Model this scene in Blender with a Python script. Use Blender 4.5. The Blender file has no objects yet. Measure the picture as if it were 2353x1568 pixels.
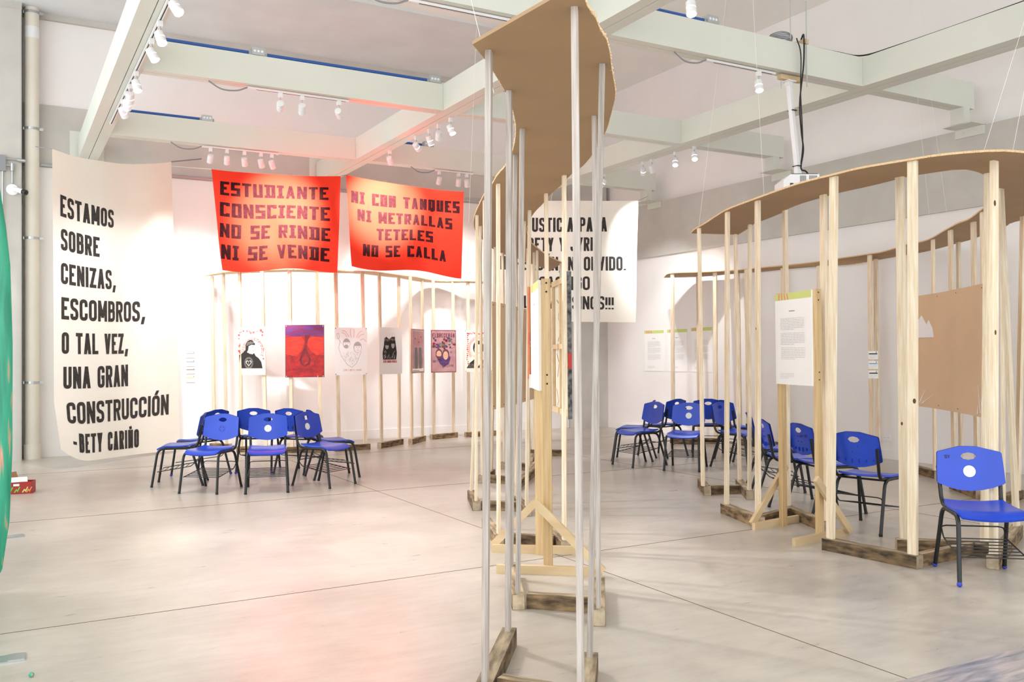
# An art gallery hall: wavy timber pavilions, protest banners, posters and circles of blue school chairs.
import bpy, bmesh, math, random
from mathutils import Vector, Matrix
random.seed(7)
scn = bpy.context.scene
COL = scn.collection
PI = math.pi

# ------------------------------------------------------------------ camera
cam_d = bpy.data.cameras.new('camera'); cam = bpy.data.objects.new('camera', cam_d); COL.objects.link(cam)
cam_d.sensor_width = 36.0; cam_d.lens = 36 * 2074 / 2353; cam_d.clip_start = .05; cam_d.clip_end = 200
_y, _p, _r = math.radians(29.536), math.radians(.8025), math.radians(-.4604)
fw = Vector((math.sin(_y), math.cos(_y), 0)); rt = Vector((math.cos(_y), -math.sin(_y), 0)); up = Vector((0, 0, 1))
f2 = fw * math.cos(_p) + up * math.sin(_p); u2 = up * math.cos(_p) - fw * math.sin(_p)
r3 = rt * math.cos(_r) + u2 * math.sin(_r); u3 = u2 * math.cos(_r) - rt * math.sin(_r)
cam.matrix_world = Matrix(((r3.x, u3.x, -f2.x, 0), (r3.y, u3.y, -f2.y, 0), (r3.z, u3.z, -f2.z, 1.5), (0, 0, 0, 1)))
scn.camera = cam

# ------------------------------------------------------------------ world, exposure
w = bpy.data.worlds.new('world'); scn.world = w; w.use_nodes = True
bg = w.node_tree.nodes['Background']; bg.inputs[0].default_value = (.94, .985, 1.0, 1); bg.inputs[1].default_value = 2.1
scn.view_settings.view_transform = 'Standard'; scn.view_settings.look = 'None'
scn.view_settings.exposure = 0.28; scn.view_settings.gamma = 1.0; scn.view_settings.use_curve_mapping = False
scn.cycles.max_bounces = 10; scn.cycles.diffuse_bounces = 6
SPOT = 0.4      # overall strength of the track lights

# ------------------------------------------------------------------ materials
def lin(c):
    return tuple(((v / 255) / 12.92 if v / 255 <= .04045 else ((v / 255 + .055) / 1.055) ** 2.4) for v in c)
def new_mat(name):
    m = bpy.data.materials.new(name); m.use_nodes = True
    return m, m.node_tree, m.node_tree.nodes['Principled BSDF']
def mat(name, rgb, rough=.6, metal=0, noise=0, scale=8, spec=.5, stretch=(1, 1, 1), bump=0, rgb2=None, vary=0, trans=0, detail=4):
    m, nt, b = new_mat(name)
    c = lin(rgb)
    b.inputs['Roughness'].default_value = rough; b.inputs['Metallic'].default_value = metal
    b.inputs['Specular IOR Level'].default_value = spec
    if trans: b.inputs['Transmission Weight'].default_value = trans
    b.inputs['Base Color'].default_value = (*c, 1)
    if noise or rgb2 or bump:
        tc = nt.nodes.new('ShaderNodeTexCoord'); mp = nt.nodes.new('ShaderNodeMapping'); mp.inputs['Scale'].default_value = stretch
        nz = nt.nodes.new('ShaderNodeTexNoise'); nz.inputs['Scale'].default_value = scale; nz.inputs['Detail'].default_value = detail
        nt.links.new(tc.outputs['Object'], mp.inputs['Vector']); nt.links.new(mp.outputs[0], nz.inputs['Vector'])
        if noise or rgb2:
            rp = nt.nodes.new('ShaderNodeValToRGB')
            d = lin(rgb2) if rgb2 else tuple(v * (1 - noise) for v in c)
            rp.color_ramp.elements[0].color = (*d, 1); rp.color_ramp.elements[1].color = (*c, 1)
            rp.color_ramp.elements[0].position = .35; rp.color_ramp.elements[1].position = .65
            nt.links.new(nz.outputs['Fac'], rp.inputs[0])
            src = rp.outputs[0]
            if vary:
                oi = nt.nodes.new('ShaderNodeObjectInfo'); hs = nt.nodes.new('ShaderNodeHueSaturation')
                mr = nt.nodes.new('ShaderNodeMapRange'); mr.inputs[3].default_value = 1 - vary; mr.inputs[4].default_value = 1 + vary * .6
                nt.links.new(oi.outputs['Random'], mr.inputs[0]); nt.links.new(mr.outputs[0], hs.inputs['Value'])
                nt.links.new(src, hs.inputs['Color']); src = hs.outputs[0]
            nt.links.new(src, b.inputs['Base Color'])
        if bump:
            bp = nt.nodes.new('ShaderNodeBump'); bp.inputs['Strength'].default_value = bump; bp.inputs['Distance'].default_value = .02
            nt.links.new(nz.outputs['Fac'], bp.inputs['Height']); nt.links.new(bp.outputs[0], b.inputs['Normal'])
    return m
def emit(name, rgb, s):
    m, nt, b = new_mat(name)
    b.inputs['Base Color'].default_value = (*lin(rgb), 1)
    b.inputs['Emission Color'].default_value = (*lin(rgb), 1); b.inputs['Emission Strength'].default_value = s
    return m

M = {}
M['white_wall'] = mat('white_wall_paint', (240, 237, 236), .7, noise=.03, scale=1.5)
M['concrete'] = mat('raw_concrete', (200, 196, 190), .85, noise=.10, scale=2.2, bump=.15, detail=8)
M['ceiling'] = mat('ceiling_paint', (246, 246, 243), .85, noise=.05, scale=.8)
M['ceiling_grey'] = mat('grey_ceiling_concrete', (222, 226, 228), .85, noise=.08, scale=1.2, detail=8)
M['steel'] = mat('painted_steel', (217, 219, 209), .45, noise=.03, scale=2)
M['wood'] = mat('pine_wood', (240, 226, 202), .6, rgb2=(222, 200, 168), scale=9, stretch=(6, 6, .35), vary=.16, bump=.05)
M['wood_x'] = mat('pine_wood_lengthwise', (214, 190, 152), .6, rgb2=(200, 172, 132), scale=3, stretch=(1, 1, 3), vary=.10, bump=.05)
M['wood_grey'] = mat('weathered_pine_wood', (194, 184, 176), .65, rgb2=(160, 148, 140), scale=9, stretch=(8, 8, .3), vary=.14, bump=.06)
M['wood_gold'] = mat('golden_pine_wood', (214, 184, 138), .55, rgb2=(194, 160, 112), scale=8, stretch=(6, 6, .3), vary=.08, bump=.04)
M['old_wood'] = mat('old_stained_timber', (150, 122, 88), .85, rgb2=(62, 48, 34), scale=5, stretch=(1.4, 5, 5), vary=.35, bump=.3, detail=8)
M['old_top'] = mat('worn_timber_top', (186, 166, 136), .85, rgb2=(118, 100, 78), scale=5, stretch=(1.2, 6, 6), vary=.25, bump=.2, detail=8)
M['old_end'] = mat('sawn_timber_end', (190, 172, 146), .85, rgb2=(160, 140, 116), scale=20, vary=.2)
M['knot'] = mat('wood_knot', (96, 60, 34), .7)
M['mdf'] = mat('brown_fibreboard', (172, 140, 104), .7, noise=.06, scale=3)
M['mdf_pale'] = mat('pale_fibreboard', (222, 190, 152), .7, noise=.05, scale=3)
M['fray'] = mat('frayed_board_edge', (222, 190, 148), .9)
M['seam'] = mat('board_seam', (96, 70, 44), .9)
M['paper'] = mat('white_paper', (243, 241, 240), .8)
M['cream_paper'] = mat('cream_paper', (241, 234, 222), .8)
M['ink'] = mat('black_ink', (42, 38, 36), .8)
M['grey_ink'] = mat('grey_ink', (120, 116, 118), .8)
M['pale_ink'] = mat('pale_grey_ink', (176, 172, 176), .8)
M['red_ink'] = mat('red_ink', (196, 62, 58), .8)
M['pink_ink'] = mat('pink_ink', (226, 140, 134), .8)
M['lime'] = mat('lime_print', (205, 214, 130), .8)
M['blue_ink'] = mat('light_blue_ink', (120, 170, 200), .8)
M['purple'] = mat('purple_print', (104, 66, 130), .8, rgb2=(70, 50, 90), scale=20)
M['green_ink'] = mat('green_print', (86, 122, 96), .8, rgb2=(56, 84, 70), scale=20)
M['mauve'] = mat('mauve_print', (196, 152, 152), .8, rgb2=(176, 126, 132), scale=6)
M['maroon'] = mat('maroon_print', (112, 64, 74), .8)
M['skin_print'] = mat('skin_tone_print', (226, 176, 150), .8)
M['plastic'] = mat('blue_plastic', (30, 72, 198), .30, noise=.12, scale=5)
M['plastic_tip'] = mat('blue_rubber_tip', (52, 66, 180), .5)
M['disc'] = mat('pale_disc', (228, 232, 226), .5)
M['emboss'] = mat('embossed_blue_ring', (26, 50, 150), .4)
M['black_metal'] = mat('black_enamel', (20, 22, 24), .35)
M['chrome'] = mat('galvanised_metal', (186, 190, 192), .3, metal=.8)
M['white_metal'] = mat('white_lamp_enamel', (236, 236, 238), .35)
M['rubber'] = mat('black_cable', (24, 24, 26), .6)
M['grey_cable'] = mat('grey_cable', (140, 142, 146), .6)
M['pvc'] = mat('cream_drain_pipe', (226, 220, 208), .45, noise=.04, scale=3)
M['blue_pipe'] = mat('blue_conduit', (36, 84, 158), .45)
M['thread'] = mat('nylon_thread', (240, 236, 226), .5)
M['lens_gap_dark'] = mat('dark_glass_and_gap', (14, 14, 18), .1)
M['canvas_back'] = mat('raw_canvas_back', (228, 218, 200), .85, noise=.05, scale=6)
M['canvas_black'] = mat('black_painted_canvas_edge', (40, 40, 44), .7, rgb2=(120, 120, 122), scale=25)
M['red_box'] = mat('red_printed_card', (168, 44, 40), .5)
M['card'] = mat('brown_card', (176, 140, 104), .8)
M['neon_green'] = mat('bright_green_print', (110, 200, 70), .6)
M['orange_ink'] = mat('orange_print', (224, 156, 96), .8, rgb2=(214, 112, 92), scale=4)
M['lamp_cool'] = emit('cool_lamp_glow', (236, 240, 255), 26)
M['lamp_warm'] = emit('warm_lamp_glow', (255, 226, 180), 26)
M['lamp_ring'] = emit('glowing_lamp_ring', (240, 242, 255), 5)
M['lamp_off'] = mat('frosted_lamp_front', (232, 232, 234), .3)

def floor_mat():
    m, nt, b = new_mat('polished_concrete_floor')
    tc = nt.nodes.new('ShaderNodeTexCoord')
    a = nt.nodes.new('ShaderNodeTexNoise'); a.inputs['Scale'].default_value = .9; a.inputs['Detail'].default_value = 8; a.inputs['Roughness'].default_value = .62
    mp = nt.nodes.new('ShaderNodeMapping'); mp.inputs['Rotation'].default_value = (0, 0, .5); mp.inputs['Scale'].default_value = (2.2, 9, 1)
    c = nt.nodes.new('ShaderNodeTexNoise'); c.inputs['Scale'].default_value = 1.6; c.inputs['Detail'].default_value = 9; c.inputs['Roughness'].default_value = .7
    nt.links.new(tc.outputs['Object'], a.inputs['Vector']); nt.links.new(tc.outputs['Object'], mp.inputs['Vector']); nt.links.new(mp.outputs[0], c.inputs['Vector'])
    r1 = nt.nodes.new('ShaderNodeValToRGB'); e = r1.color_ramp.elements
    e[0].position = .3; e[0].color = (*lin((172, 163, 152)), 1); e[1].position = .7; e[1].color = (*lin((201, 192, 182)), 1)
    r2 = nt.nodes.new('ShaderNodeValToRGB'); e = r2.color_ramp.elements
    e[0].position = .32; e[0].color = (.80, .80, .82, 1); e[1].position = .58; e[1].color = (1.02, 1.02, 1.02, 1)
    mx = nt.nodes.new('ShaderNodeMix'); mx.data_type = 'RGBA'; mx.blend_type = 'MULTIPLY'; mx.inputs[0].default_value = .7
    nt.links.new(a.outputs['Fac'], r1.inputs[0]); nt.links.new(c.outputs['Fac'], r2.inputs[0])
    nt.links.new(r1.outputs[0], mx.inputs[6]); nt.links.new(r2.outputs[0], mx.inputs[7]); nt.links.new(mx.outputs[2], b.inputs['Base Color'])
    rr = nt.nodes.new('ShaderNodeMapRange'); rr.inputs[3].default_value = .2; rr.inputs[4].default_value = .42
    nt.links.new(c.outputs['Fac'], rr.inputs[0]); nt.links.new(rr.outputs[0], b.inputs['Roughness'])
    b.inputs['Specular IOR Level'].default_value = .55
    return m
M['floor'] = floor_mat()
def marble_mat():
    m, nt, b = new_mat('streaked_grey_marble')
    tc = nt.nodes.new('ShaderNodeTexCoord'); mp = nt.nodes.new('ShaderNodeMapping'); mp.inputs['Rotation'].default_value = (0, 0, .9); mp.inputs['Scale'].default_value = (2.2, 14, 1)
    a = nt.nodes.new('ShaderNodeTexNoise'); a.inputs['Scale'].default_value = 1.5; a.inputs['Detail'].default_value = 6; a.inputs['Distortion'].default_value = .6
    r = nt.nodes.new('ShaderNodeValToRGB'); e = r.color_ramp.elements
    e[0].position = .3; e[0].color = (*lin((118, 122, 124)), 1); e[1].position = .72; e[1].color = (*lin((200, 182, 176)), 1)
    k = r.color_ramp.elements.new(.5); k.color = (*lin((158, 152, 154)), 1)
    nt.links.new(tc.outputs['Object'], mp.inputs['Vector']); nt.links.new(mp.outputs[0], a.inputs['Vector']); nt.links.new(a.outputs['Fac'], r.inputs[0])
    nt.links.new(r.outputs[0], b.inputs['Base Color']); b.inputs['Roughness'].default_value = .25
    return m
M['marble'] = marble_mat()
def cloth_mat(name, rgb, tl):
    m, nt, b = new_mat(name)
    tc = nt.nodes.new('ShaderNodeTexCoord'); nz = nt.nodes.new('ShaderNodeTexNoise'); nz.inputs['Scale'].default_value = 2.5; nz.inputs['Detail'].default_value = 5
    rp = nt.nodes.new('ShaderNodeValToRGB'); c = lin(rgb)
    rp.color_ramp.elements[0].color = (*[v * .94 for v in c], 1); rp.color_ramp.elements[1].color = (*c, 1)
    nt.links.new(tc.outputs['Object'], nz.inputs['Vector']); nt.links.new(nz.outputs['Fac'], rp.inputs[0]); nt.links.new(rp.outputs[0], b.inputs['Base Color'])
    b.inputs['Roughness'].default_value = .9; b.inputs['Specular IOR Level'].default_value = .1
    tr = nt.nodes.new('ShaderNodeBsdfTranslucent'); nt.links.new(rp.outputs[0], tr.inputs['Color'])
    ms = nt.nodes.new('ShaderNodeMixShader'); ms.inputs[0].default_value = tl
    out = nt.nodes['Material Output']
    nt.links.new(b.outputs[0], ms.inputs[1]); nt.links.new(tr.outputs[0], ms.inputs[2]); nt.links.new(ms.outputs[0], out.inputs['Surface'])
    return m
M['red_cloth'] = cloth_mat('red_cotton_cloth', (237, 60, 42), .35)
M['cream_cloth'] = cloth_mat('cream_cotton_cloth', (248, 243, 232), .15)
M['red_letter'] = mat('dark_paint_on_red_cloth', (44, 15, 17), .9, rgb2=(58, 22, 26), scale=30, spec=.08)
M['cream_letter'] = mat('black_paint_on_cream_cloth', (40, 36, 34), .8, rgb2=(62, 56, 54), scale=30)
def painting_mat():
    m, nt, b = new_mat('red_painted_canvas')
    tc = nt.nodes.new('ShaderNodeTexCoord'); mp = nt.nodes.new('ShaderNodeMapping'); mp.inputs['Scale'].default_value = (3, 3, 6)
    nz = nt.nodes.new('ShaderNodeTexNoise'); nz.inputs['Scale'].default_value = 2.2; nz.inputs['Detail'].default_value = 7; nz.inputs['Roughness'].default_value = .7
    rp = nt.nodes.new('ShaderNodeValToRGB'); e = rp.color_ramp.elements
    e[0].position = .32; e[0].color = (*lin((120, 14, 24)), 1); e[1].position = .66; e[1].color = (*lin((206, 36, 30)), 1)
    nt.links.new(tc.outputs['Object'], mp.inputs[0]); nt.links.new(mp.outputs[0], nz.inputs['Vector']); nt.links.new(nz.outputs['Fac'], rp.inputs[0])
    nt.links.new(rp.outputs[0], b.inputs['Base Color']); b.inputs['Roughness'].default_value = .5
    return m
M['paint_red'] = painting_mat()
M['paint_orange'] = mat('orange_paint', (226, 62, 34), .5, rgb2=(200, 40, 30), scale=9, stretch=(1, 1, 3))
M['paint_violet'] = mat('violet_paint', (104, 52, 140), .5, rgb2=(130, 26, 60), scale=7, stretch=(1, 1, 4))
M['paint_dark'] = mat('dark_crimson_paint', (104, 16, 30), .5, rgb2=(140, 24, 32), scale=9)
def mural_mat():
    m, nt, b = new_mat('green_painted_sheet')
    tc = nt.nodes.new('ShaderNodeTexCoord'); mp = nt.nodes.new('ShaderNodeMapping'); mp.inputs['Scale'].default_value = (14, 14, 1.2)
    nz = nt.nodes.new('ShaderNodeTexNoise'); nz.inputs['Scale'].default_value = 1.6; nz.inputs['Detail'].default_value = 3
    rp = nt.nodes.new('ShaderNodeValToRGB'); e = rp.color_ramp.elements
    e[0].position = .35; e[0].color = (*lin((32, 138, 108)), 1); e[1].position = .8; e[1].color = (*lin((214, 232, 222)), 1)
    k = e.new(.6); k.color = (*lin((52, 166, 130)), 1); k = e.new(.68); k.color = (*lin((226, 150, 130)), 1)
    nt.links.new(tc.outputs['Object'], mp.inputs[0]); nt.links.new(mp.outputs[0], nz.inputs['Vector']); nt.links.new(nz.outputs['Fac'], rp.inputs[0])
    nt.links.new(rp.outputs[0], b.inputs['Base Color']); b.inputs['Roughness'].default_value = .3
    return m
M['mural'] = mural_mat()

# ------------------------------------------------------------------ mesh helpers
class MB:
    def __init__(s): s.v = []; s.f = []; s.m = []; s.mats = []
    def mi(s, m):
        if m not in s.mats: s.mats.append(m)
        return s.mats.index(m)
    def add(s, vs, fs, m):
        o = len(s.v); s.v += [tuple(p) for p in vs]; i = s.mi(m)
        for f in fs: s.f.append(tuple(o + k for k in f)); s.m.append(i)
    def box(s, lo, hi, m, xf=None):
        (a, b, c), (d, e, f) = lo, hi
        vs = [Vector(p) for p in ((a, b, c), (d, b, c), (d, e, c), (a, e, c), (a, b, f), (d, b, f), (d, e, f), (a, e, f))]
        if xf: vs = [xf @ p for p in vs]
        s.add(vs, [(3, 2, 1, 0), (4, 5, 6, 7), (0, 1, 5, 4), (1, 2, 6, 5), (2, 3, 7, 6), (3, 0, 4, 7)], m)
    def bar(s, p, q, wx, wy, m, side=None, bev=0):
        """rectangular bar from p to q; wx across `side`, wy across the other way"""
        p, q = Vector(p), Vector(q); d = (q - p).normalized()
        sd = Vector(side) if side else (Vector((0, 0, 1)).cross(d) if abs(d.z) < .95 else Vector((1, 0, 0)))
        sd = (sd - d * sd.dot(d)).normalized(); n = d.cross(sd)
        sec = [(-wx / 2, -wy / 2), (wx / 2, -wy / 2), (wx / 2, wy / 2), (-wx / 2, wy / 2)]
        if bev:
            b = bev; x, y = wx / 2, wy / 2
            sec = [(-x + b, -y), (x - b, -y), (x, -y + b), (x, y - b), (x - b, y), (-x + b, y), (-x, y - b), (-x, -y + b)]
        k = len(sec)
        vs = [p + sd * a + n * b for a, b in sec] + [q + sd * a + n * b for a, b in sec]
        s.add(vs, [tuple(range(k))[::-1], tuple(range(k, 2 * k))] + [(i, (i + 1) % k, (i + 1) % k + k, i + k) for i in range(k)], m)
    def tube(s, pts, r, m, seg=8, cap=True):
        pts = [Vector(p) for p in pts]; n = len(pts); rs = r if isinstance(r, (list, tuple)) else [r] * n
        t0 = (pts[1] - pts[0]).normalized(); a = t0.orthogonal().normalized(); vs = []
        for i, p in enumerate(pts):
            t = ((pts[min(i + 1, n - 1)] - p).normalized() + (p - pts[max(i - 1, 0)]).normalized()).normalized()
            a = (a - t * a.dot(t)).normalized(); b = t.cross(a)
            for k in range(seg):
                g = 2 * PI * k / seg; vs.append(p + (a * math.cos(g) + b * math.sin(g)) * rs[i])
        fs = [(i * seg + k, i * seg + (k + 1) % seg, (i + 1) * seg + (k + 1) % seg, (i + 1) * seg + k) for i in range(n - 1) for k in range(seg)]
        if cap: fs += [tuple(range(seg))[::-1], tuple(range((n - 1) * seg, n * seg))]
        s.add(vs, fs, m)
    def ball(s, c, r, m, seg=10, rings=6, sq=1):
        vs, fs = [], []
        for i in range(rings + 1):
            th = PI * i / rings
            for k in range(seg):
                g = 2 * PI * k / seg; vs.append((c[0] + r * math.sin(th) * math.cos(g), c[1] + r * math.sin(th) * math.sin(g), c[2] + r * sq * math.cos(th)))
        for i in range(rings):
            for k in range(seg): fs.append((i * seg + k, (i + 1) * seg + k, (i + 1) * seg + (k + 1) % seg, i * seg + (k + 1) % seg))
        s.add(vs, fs, m)
    def build(s, name, parent=None, loc=None, rz=0, smooth=False, mw=None):
        me = bpy.data.meshes.new(name); me.from_pydata(s.v, [], s.f)
        for m in s.mats: me.materials.append(M[m] if isinstance(m, str) else m)
        me.polygons.foreach_set('material_index', s.m)
        if smooth: me.polygons.foreach_set('use_smooth', [True] * len(s.f))
        me.update()
        o = bpy.data.objects.new(name, me); COL.objects.link(o)
        if parent: o.parent = parent
        if loc: o.location = loc
        if rz: o.rotation_euler = (0, 0, rz)
        if mw: o.matrix_world = mw
        if smooth and hasattr(me, 'set_sharp_from_angle'): me.set_sharp_from_angle(angle=math.radians(40))
        return o
def tag(o, label, cat, group=None, kind=None):
    if label: o['label'] = label
    if cat: o['category'] = cat
    if group: o['group'] = group
    if kind: o['kind'] = kind
    return o
def thing(name, label, cat, loc=(0, 0, 0), rz=0, group=None):
    o = bpy.data.objects.new(name, None); COL.objects.link(o); o.location = loc; o.rotation_euler = (0, 0, rz); o.empty_display_size = .1
    return tag(o, label, cat, group)
def struct(o, label=None):
    o['kind'] = 'structure'
    if label: o['label'] = label
    return o
def copy_tree(o, parent=None):
    c = o.copy(); COL.objects.link(c)
    if parent: c.parent = parent
    for ch in list(o.children): copy_tree(ch, c)
    return c
def bez(pts, n=10):
    """Catmull-Rom through pts"""
    P = [Vector(p) for p in pts]; P = [P[0] * 2 - P[1]] + P + [P[-1] * 2 - P[-2]]; out = []
    for i in range(1, len(P) - 2):
        a, b, c, d = P[i - 1:i + 3]
        for k in range(n):
            t = k / n; out.append(.5 * ((2 * b) + (c - a) * t + (2 * a - 5 * b + 4 * c - d) * t * t + (3 * b - a - 3 * c + d) * t ** 3))
    out.append(P[-2]); return out
def round_path(pts, r, n=5):
    """polyline with rounded corners"""
    P = [Vector(p) for p in pts]; out = [P[0]]
    for i in range(1, len(P) - 1):
        a, b, c = P[i - 1], P[i], P[i + 1]; u = (a - b); v = (c - b); k = min(r, u.length * .48, v.length * .48)
        s, e = b + u.normalized() * k, b + v.normalized() * k
        for j in range(n + 1):
            t = j / n; out.append(s * (1 - t) ** 2 + b * 2 * t * (1 - t) + e * t * t)
    out.append(P[-1]); return out

# ------------------------------------------------------------------ stroke lettering
# every glyph: width, list of strokes; a stroke is points (x, y, rounded?) in a unit-high box
O_ = [(0, 0, 1), (0, 1, 1), (1, 1, 1), (1, 0, 1), 'c']
GL = {
 'A': (1.05, [['d', (0, 0), (.5, 1)], ['d', (1, 0), (.5, 1)], [(.2, .24), (.8, .24)]]),
 'B': (1, [[(0, 0), (0, 1), (.95, 1, 1), (.95, .53, 1), (0, .53)], [(.4, .53), (1, .53, 1), (1, 0, 1), (0, 0)]]),
 'C': (1, [[(1, .68), (1, 1, 1), (0, 1, 1), (0, 0, 1), (1, 0, 1), (1, .32)]]),
 'D': (1, [[(0, 0), (0, 1), (1, 1, 1), (1, 0, 1), (0, 0), (0, .2)]]),
 'E': (.9, [[(1, 1), (0, 1), (0, 0), (1, 0)], [(0, .52), (.88, .52)]]),
 'F': (.9, [[(1, 1), (0, 1), (0, 0)], [(0, .52), (.85, .52)]]),
 'G': (1, [[(1, .72), (1, 1, 1), (0, 1, 1), (0, 0, 1), (1, 0, 1), (1, .48), (.55, .48)]]),
 'H': (1, [[(0, 0), (0, 1)], [(1, 0), (1, 1)], [(0, .52), (1, .52)]]),
 'I': (0, [[(.5, 0), (.5, 1)]]),
 'J': (.9, [[(1, 1), (1, 0, 1), (0, 0, 1), (0, .3)]]),
 'L': (.85, [[(0, 1), (0, 0), (1, 0)]]),
 'M': (1.35, [[(0, 0), (0, 1)], [(1, 0), (1, 1)], ['d', (0, 1), (.5, .12)], ['d', (1, 1), (.5, .12)]]),
 'N': (1.05, [[(0, 0), (0, 1)], [(1, 0), (1, 1)], ['d', (0, 1), (1, 0)]]),
 'O': (1, [O_]),
 'P': (1, [[(0, 0), (0, 1), (1, 1, 1), (1, .46, 1), (0, .46)]]),
 'Q': (1, [O_, [(.55, .25), (1.1, -.12)]]),
 'R': (1, [[(0, 0), (0, 1), (1, 1, 1), (1, .5, 1), (0, .5)], ['d', (1, 0), (.55, .5)]]),
 'S': (1, [[(1, .76), (1, 1, 1), (0, 1, 1), (0, .56, 1), (1, .44, 1), (1, 0, 1), (0, 0, 1), (0, .24)]]),
 'T': (.95, [[(0, 1), (1, 1)], [(.5, 1), (.5, 0)]]),
 'U': (1, [[(0, 1), (0, 0, 1), (1, 0, 1), (1, 1)]]),
 'V': (1.05, [['d', (0, 1), (.5, 0)], ['d', (1, 1), (.5, 0)]]),
 'X': (1, [['d', (0, 1), (1, 0)], ['d', (0, 0), (1, 1)]]),
 'Y': (1.05, [['d', (0, 1), (.5, .4)], ['d', (1, 1), (.5, .4)], [(.5, .5), (.5, 0)]]),
 'Z': (.9, [[(0, 1), (1, 1)], [(0, 0), (1, 0)], ['d', (1, 1), (0, 0)]]),
 '-': (1.3, [[(0, .42), (1, .42)]]), ',': (.2, [['d', (1.2, .17), (-.3, -.27)]]), '.': (0, [[(.5, -.06), (.5, .06)]]),
 '!': (0, [[(.5, .3), (.5, 1)], [(.5, -.06), (.5, .07)]]), '¡': (0, [[(.5, 0), (.5, .7)], [(.5, .93), (.5, 1.06)]]),
 '3': (.9, [[(0, 1), (1, 1, 1), (1, .52, 1), (.3, .52)], [(.5, .52), (1, .48, 1), (1, 0, 1), (0, 0)]]), ' ': (.35, []),
}
for a, b in (('Ó', 'O'), ('Í', 'I'), ('Á', 'A')): GL[a] = (GL[b][0], GL[b][1] + [['d', (.45, 1.12), (.85, 1.38)]])
GL['Ñ'] = (1.05, GL['N'][1] + [[(.05, 1.2), (.95, 1.26)]])
SLAB = dict(GL); SLAB['S'] = (1, [[(1, 1), (0, 1), (0, .5), (1, .5), (1, 0), (0, 0)]]); SLAB['C'] = (1, [[(1, .80), (1, 1), (0, 1), (0, 0), (1, 0), (1, .2)]])
SLAB['D'] = (1.15, [[(0, 1), (1, 1), (1, 0), (0, 0)], [(.24, 0), (.24, 1)]]); SLAB['R'] = (1, [[(0, 0), (0, 1), (1, 1), (1, .47), (0, .47)], ['d', (1, 0), (.5, .5)]]); SLAB['Q'] = (1, [[(0, 0), (0, 1), (1, 1), (1, 0), 'c'], [(.6, .2), (.6, -.22)]]); SLAB['O'] = (1, [[(0, 0), (0, 1), (1, 1), (1, 0), 'c']]); SLAB['I'] = (.5, [[(.5, 0), (.5, 1)], [(0, 1), (1, 1)], [(0, 0), (1, 0)]])
def ribbon(pts, t, closed):
    """2D polyline -> list of quads"""
    P = [Vector((p[0], p[1])) for p in pts]; n = len(P); L, R = [], []
    for i in range(n):
        a = P[i - 1] if (i > 0 or closed) else None; c = P[(i + 1) % n] if (i < n - 1 or closed) else None
        d1 = (P[i] - a).normalized() if a is not None else None; d2 = (c - P[i]).normalized() if c is not None else None
        if d1 is None: d1 = d2
        if d2 is None: d2 = d1
        n1 = Vector((-d1.y, d1.x)); n2 = Vector((-d2.y, d2.x)); m = (n1 + n2)
        m = m.normalized() if m.length > 1e-4 else n1
        k = min(1 / max(m.dot(n1), .2), 2.2) * t / 2
        L.append(P[i] + m * k); R.append(P[i] - m * k)
    q = []
    for i in range(n if closed else n - 1):
        j = (i + 1) % n; q.append((L[i], L[j], R[j], R[i]))
    return q
def text_quads(txt, H, W, t, gap, glyphs, rad):
    """letter strokes for a line whose letter boxes are H high, centre-line width W per unit; returns quads and total width"""
    x = 0; out = []
    for ch in txt:
        wd, st = glyphs[ch]; gw = W * wd; ih = H - t
        for s in st:
            if s[0] == 'd':     # slanted stroke whose ends are cut level
                h = t * (.54 if rad else .41)
                (ax, ay), (bx, by) = s[1:]; a, b = [Vector((x + t / 2 + q[0] * gw, (0 if q[1] == 0 else H if q[1] == 1 else t / 2 + q[1] * ih))) for q in s[1:]]
                if a.y < b.y: a, b = b, a
                e = Vector((h, 0)); out.append((a - e, b - e, b + e, a + e)); continue
            closed = s[-1] == 'c'; pts = [p for p in s if p != 'c']
            P = [Vector((x + t / 2 + p[0] * gw if wd else x + t / 2 + (p[0] - .5) * t * 1.2, t / 2 + p[1] * ih)) for p in pts]
            fl = [len(p) > 2 and rad > 0 for p in pts]; Q = []
            m = len(P)
            for i in range(m):
                if not closed and i in (0, m - 1) or not fl[i]: Q.append(P[i]); continue
                a, b, c = P[i - 1], P[i], P[(i + 1) % m]; u, v = a - b, c - b; k = min(rad, u.length * .49, v.length * .49)
                e0, e1 = b + u.normalized() * k, b + v.normalized() * k
                for j in range(7):
                    g = j / 6; Q.append(e0 * (1 - g) ** 2 + b * 2 * g * (1 - g) + e1 * g * g)
            if not closed and ch not in ',.-!¡' and len(pts) > 1:
                # free stroke ends reach the edge of the letter box
                for e, nb in ((0, 1), (-1, -2)):
                    d = (Q[e] - Q[nb]).normalized(); g = pts[e]
                    if abs(d.x) > .9 and g[0] in (0, 1): Q[e] = Q[e] + d * t / 2
                    elif abs(d.y) > .55 and g[1] in (0, 1): Q[e] = Q[e] + d * t / 2 / max(abs(d.y), .7)
            out += ribbon(Q, t, closed)
        x += gw + t + gap
    return out, x - gap
def subdiv(q, step):
    a, b, c, d = q; n = max(1, int(((b - a).length + (c - d).length) / 2 / step + .99)); r = []
    for i in range(n):
        s, e = i / n, (i + 1) / n; r.append((a.lerp(b, s), a.lerp(b, e), d.lerp(c, e), d.lerp(c, s)))
    return r
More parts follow.
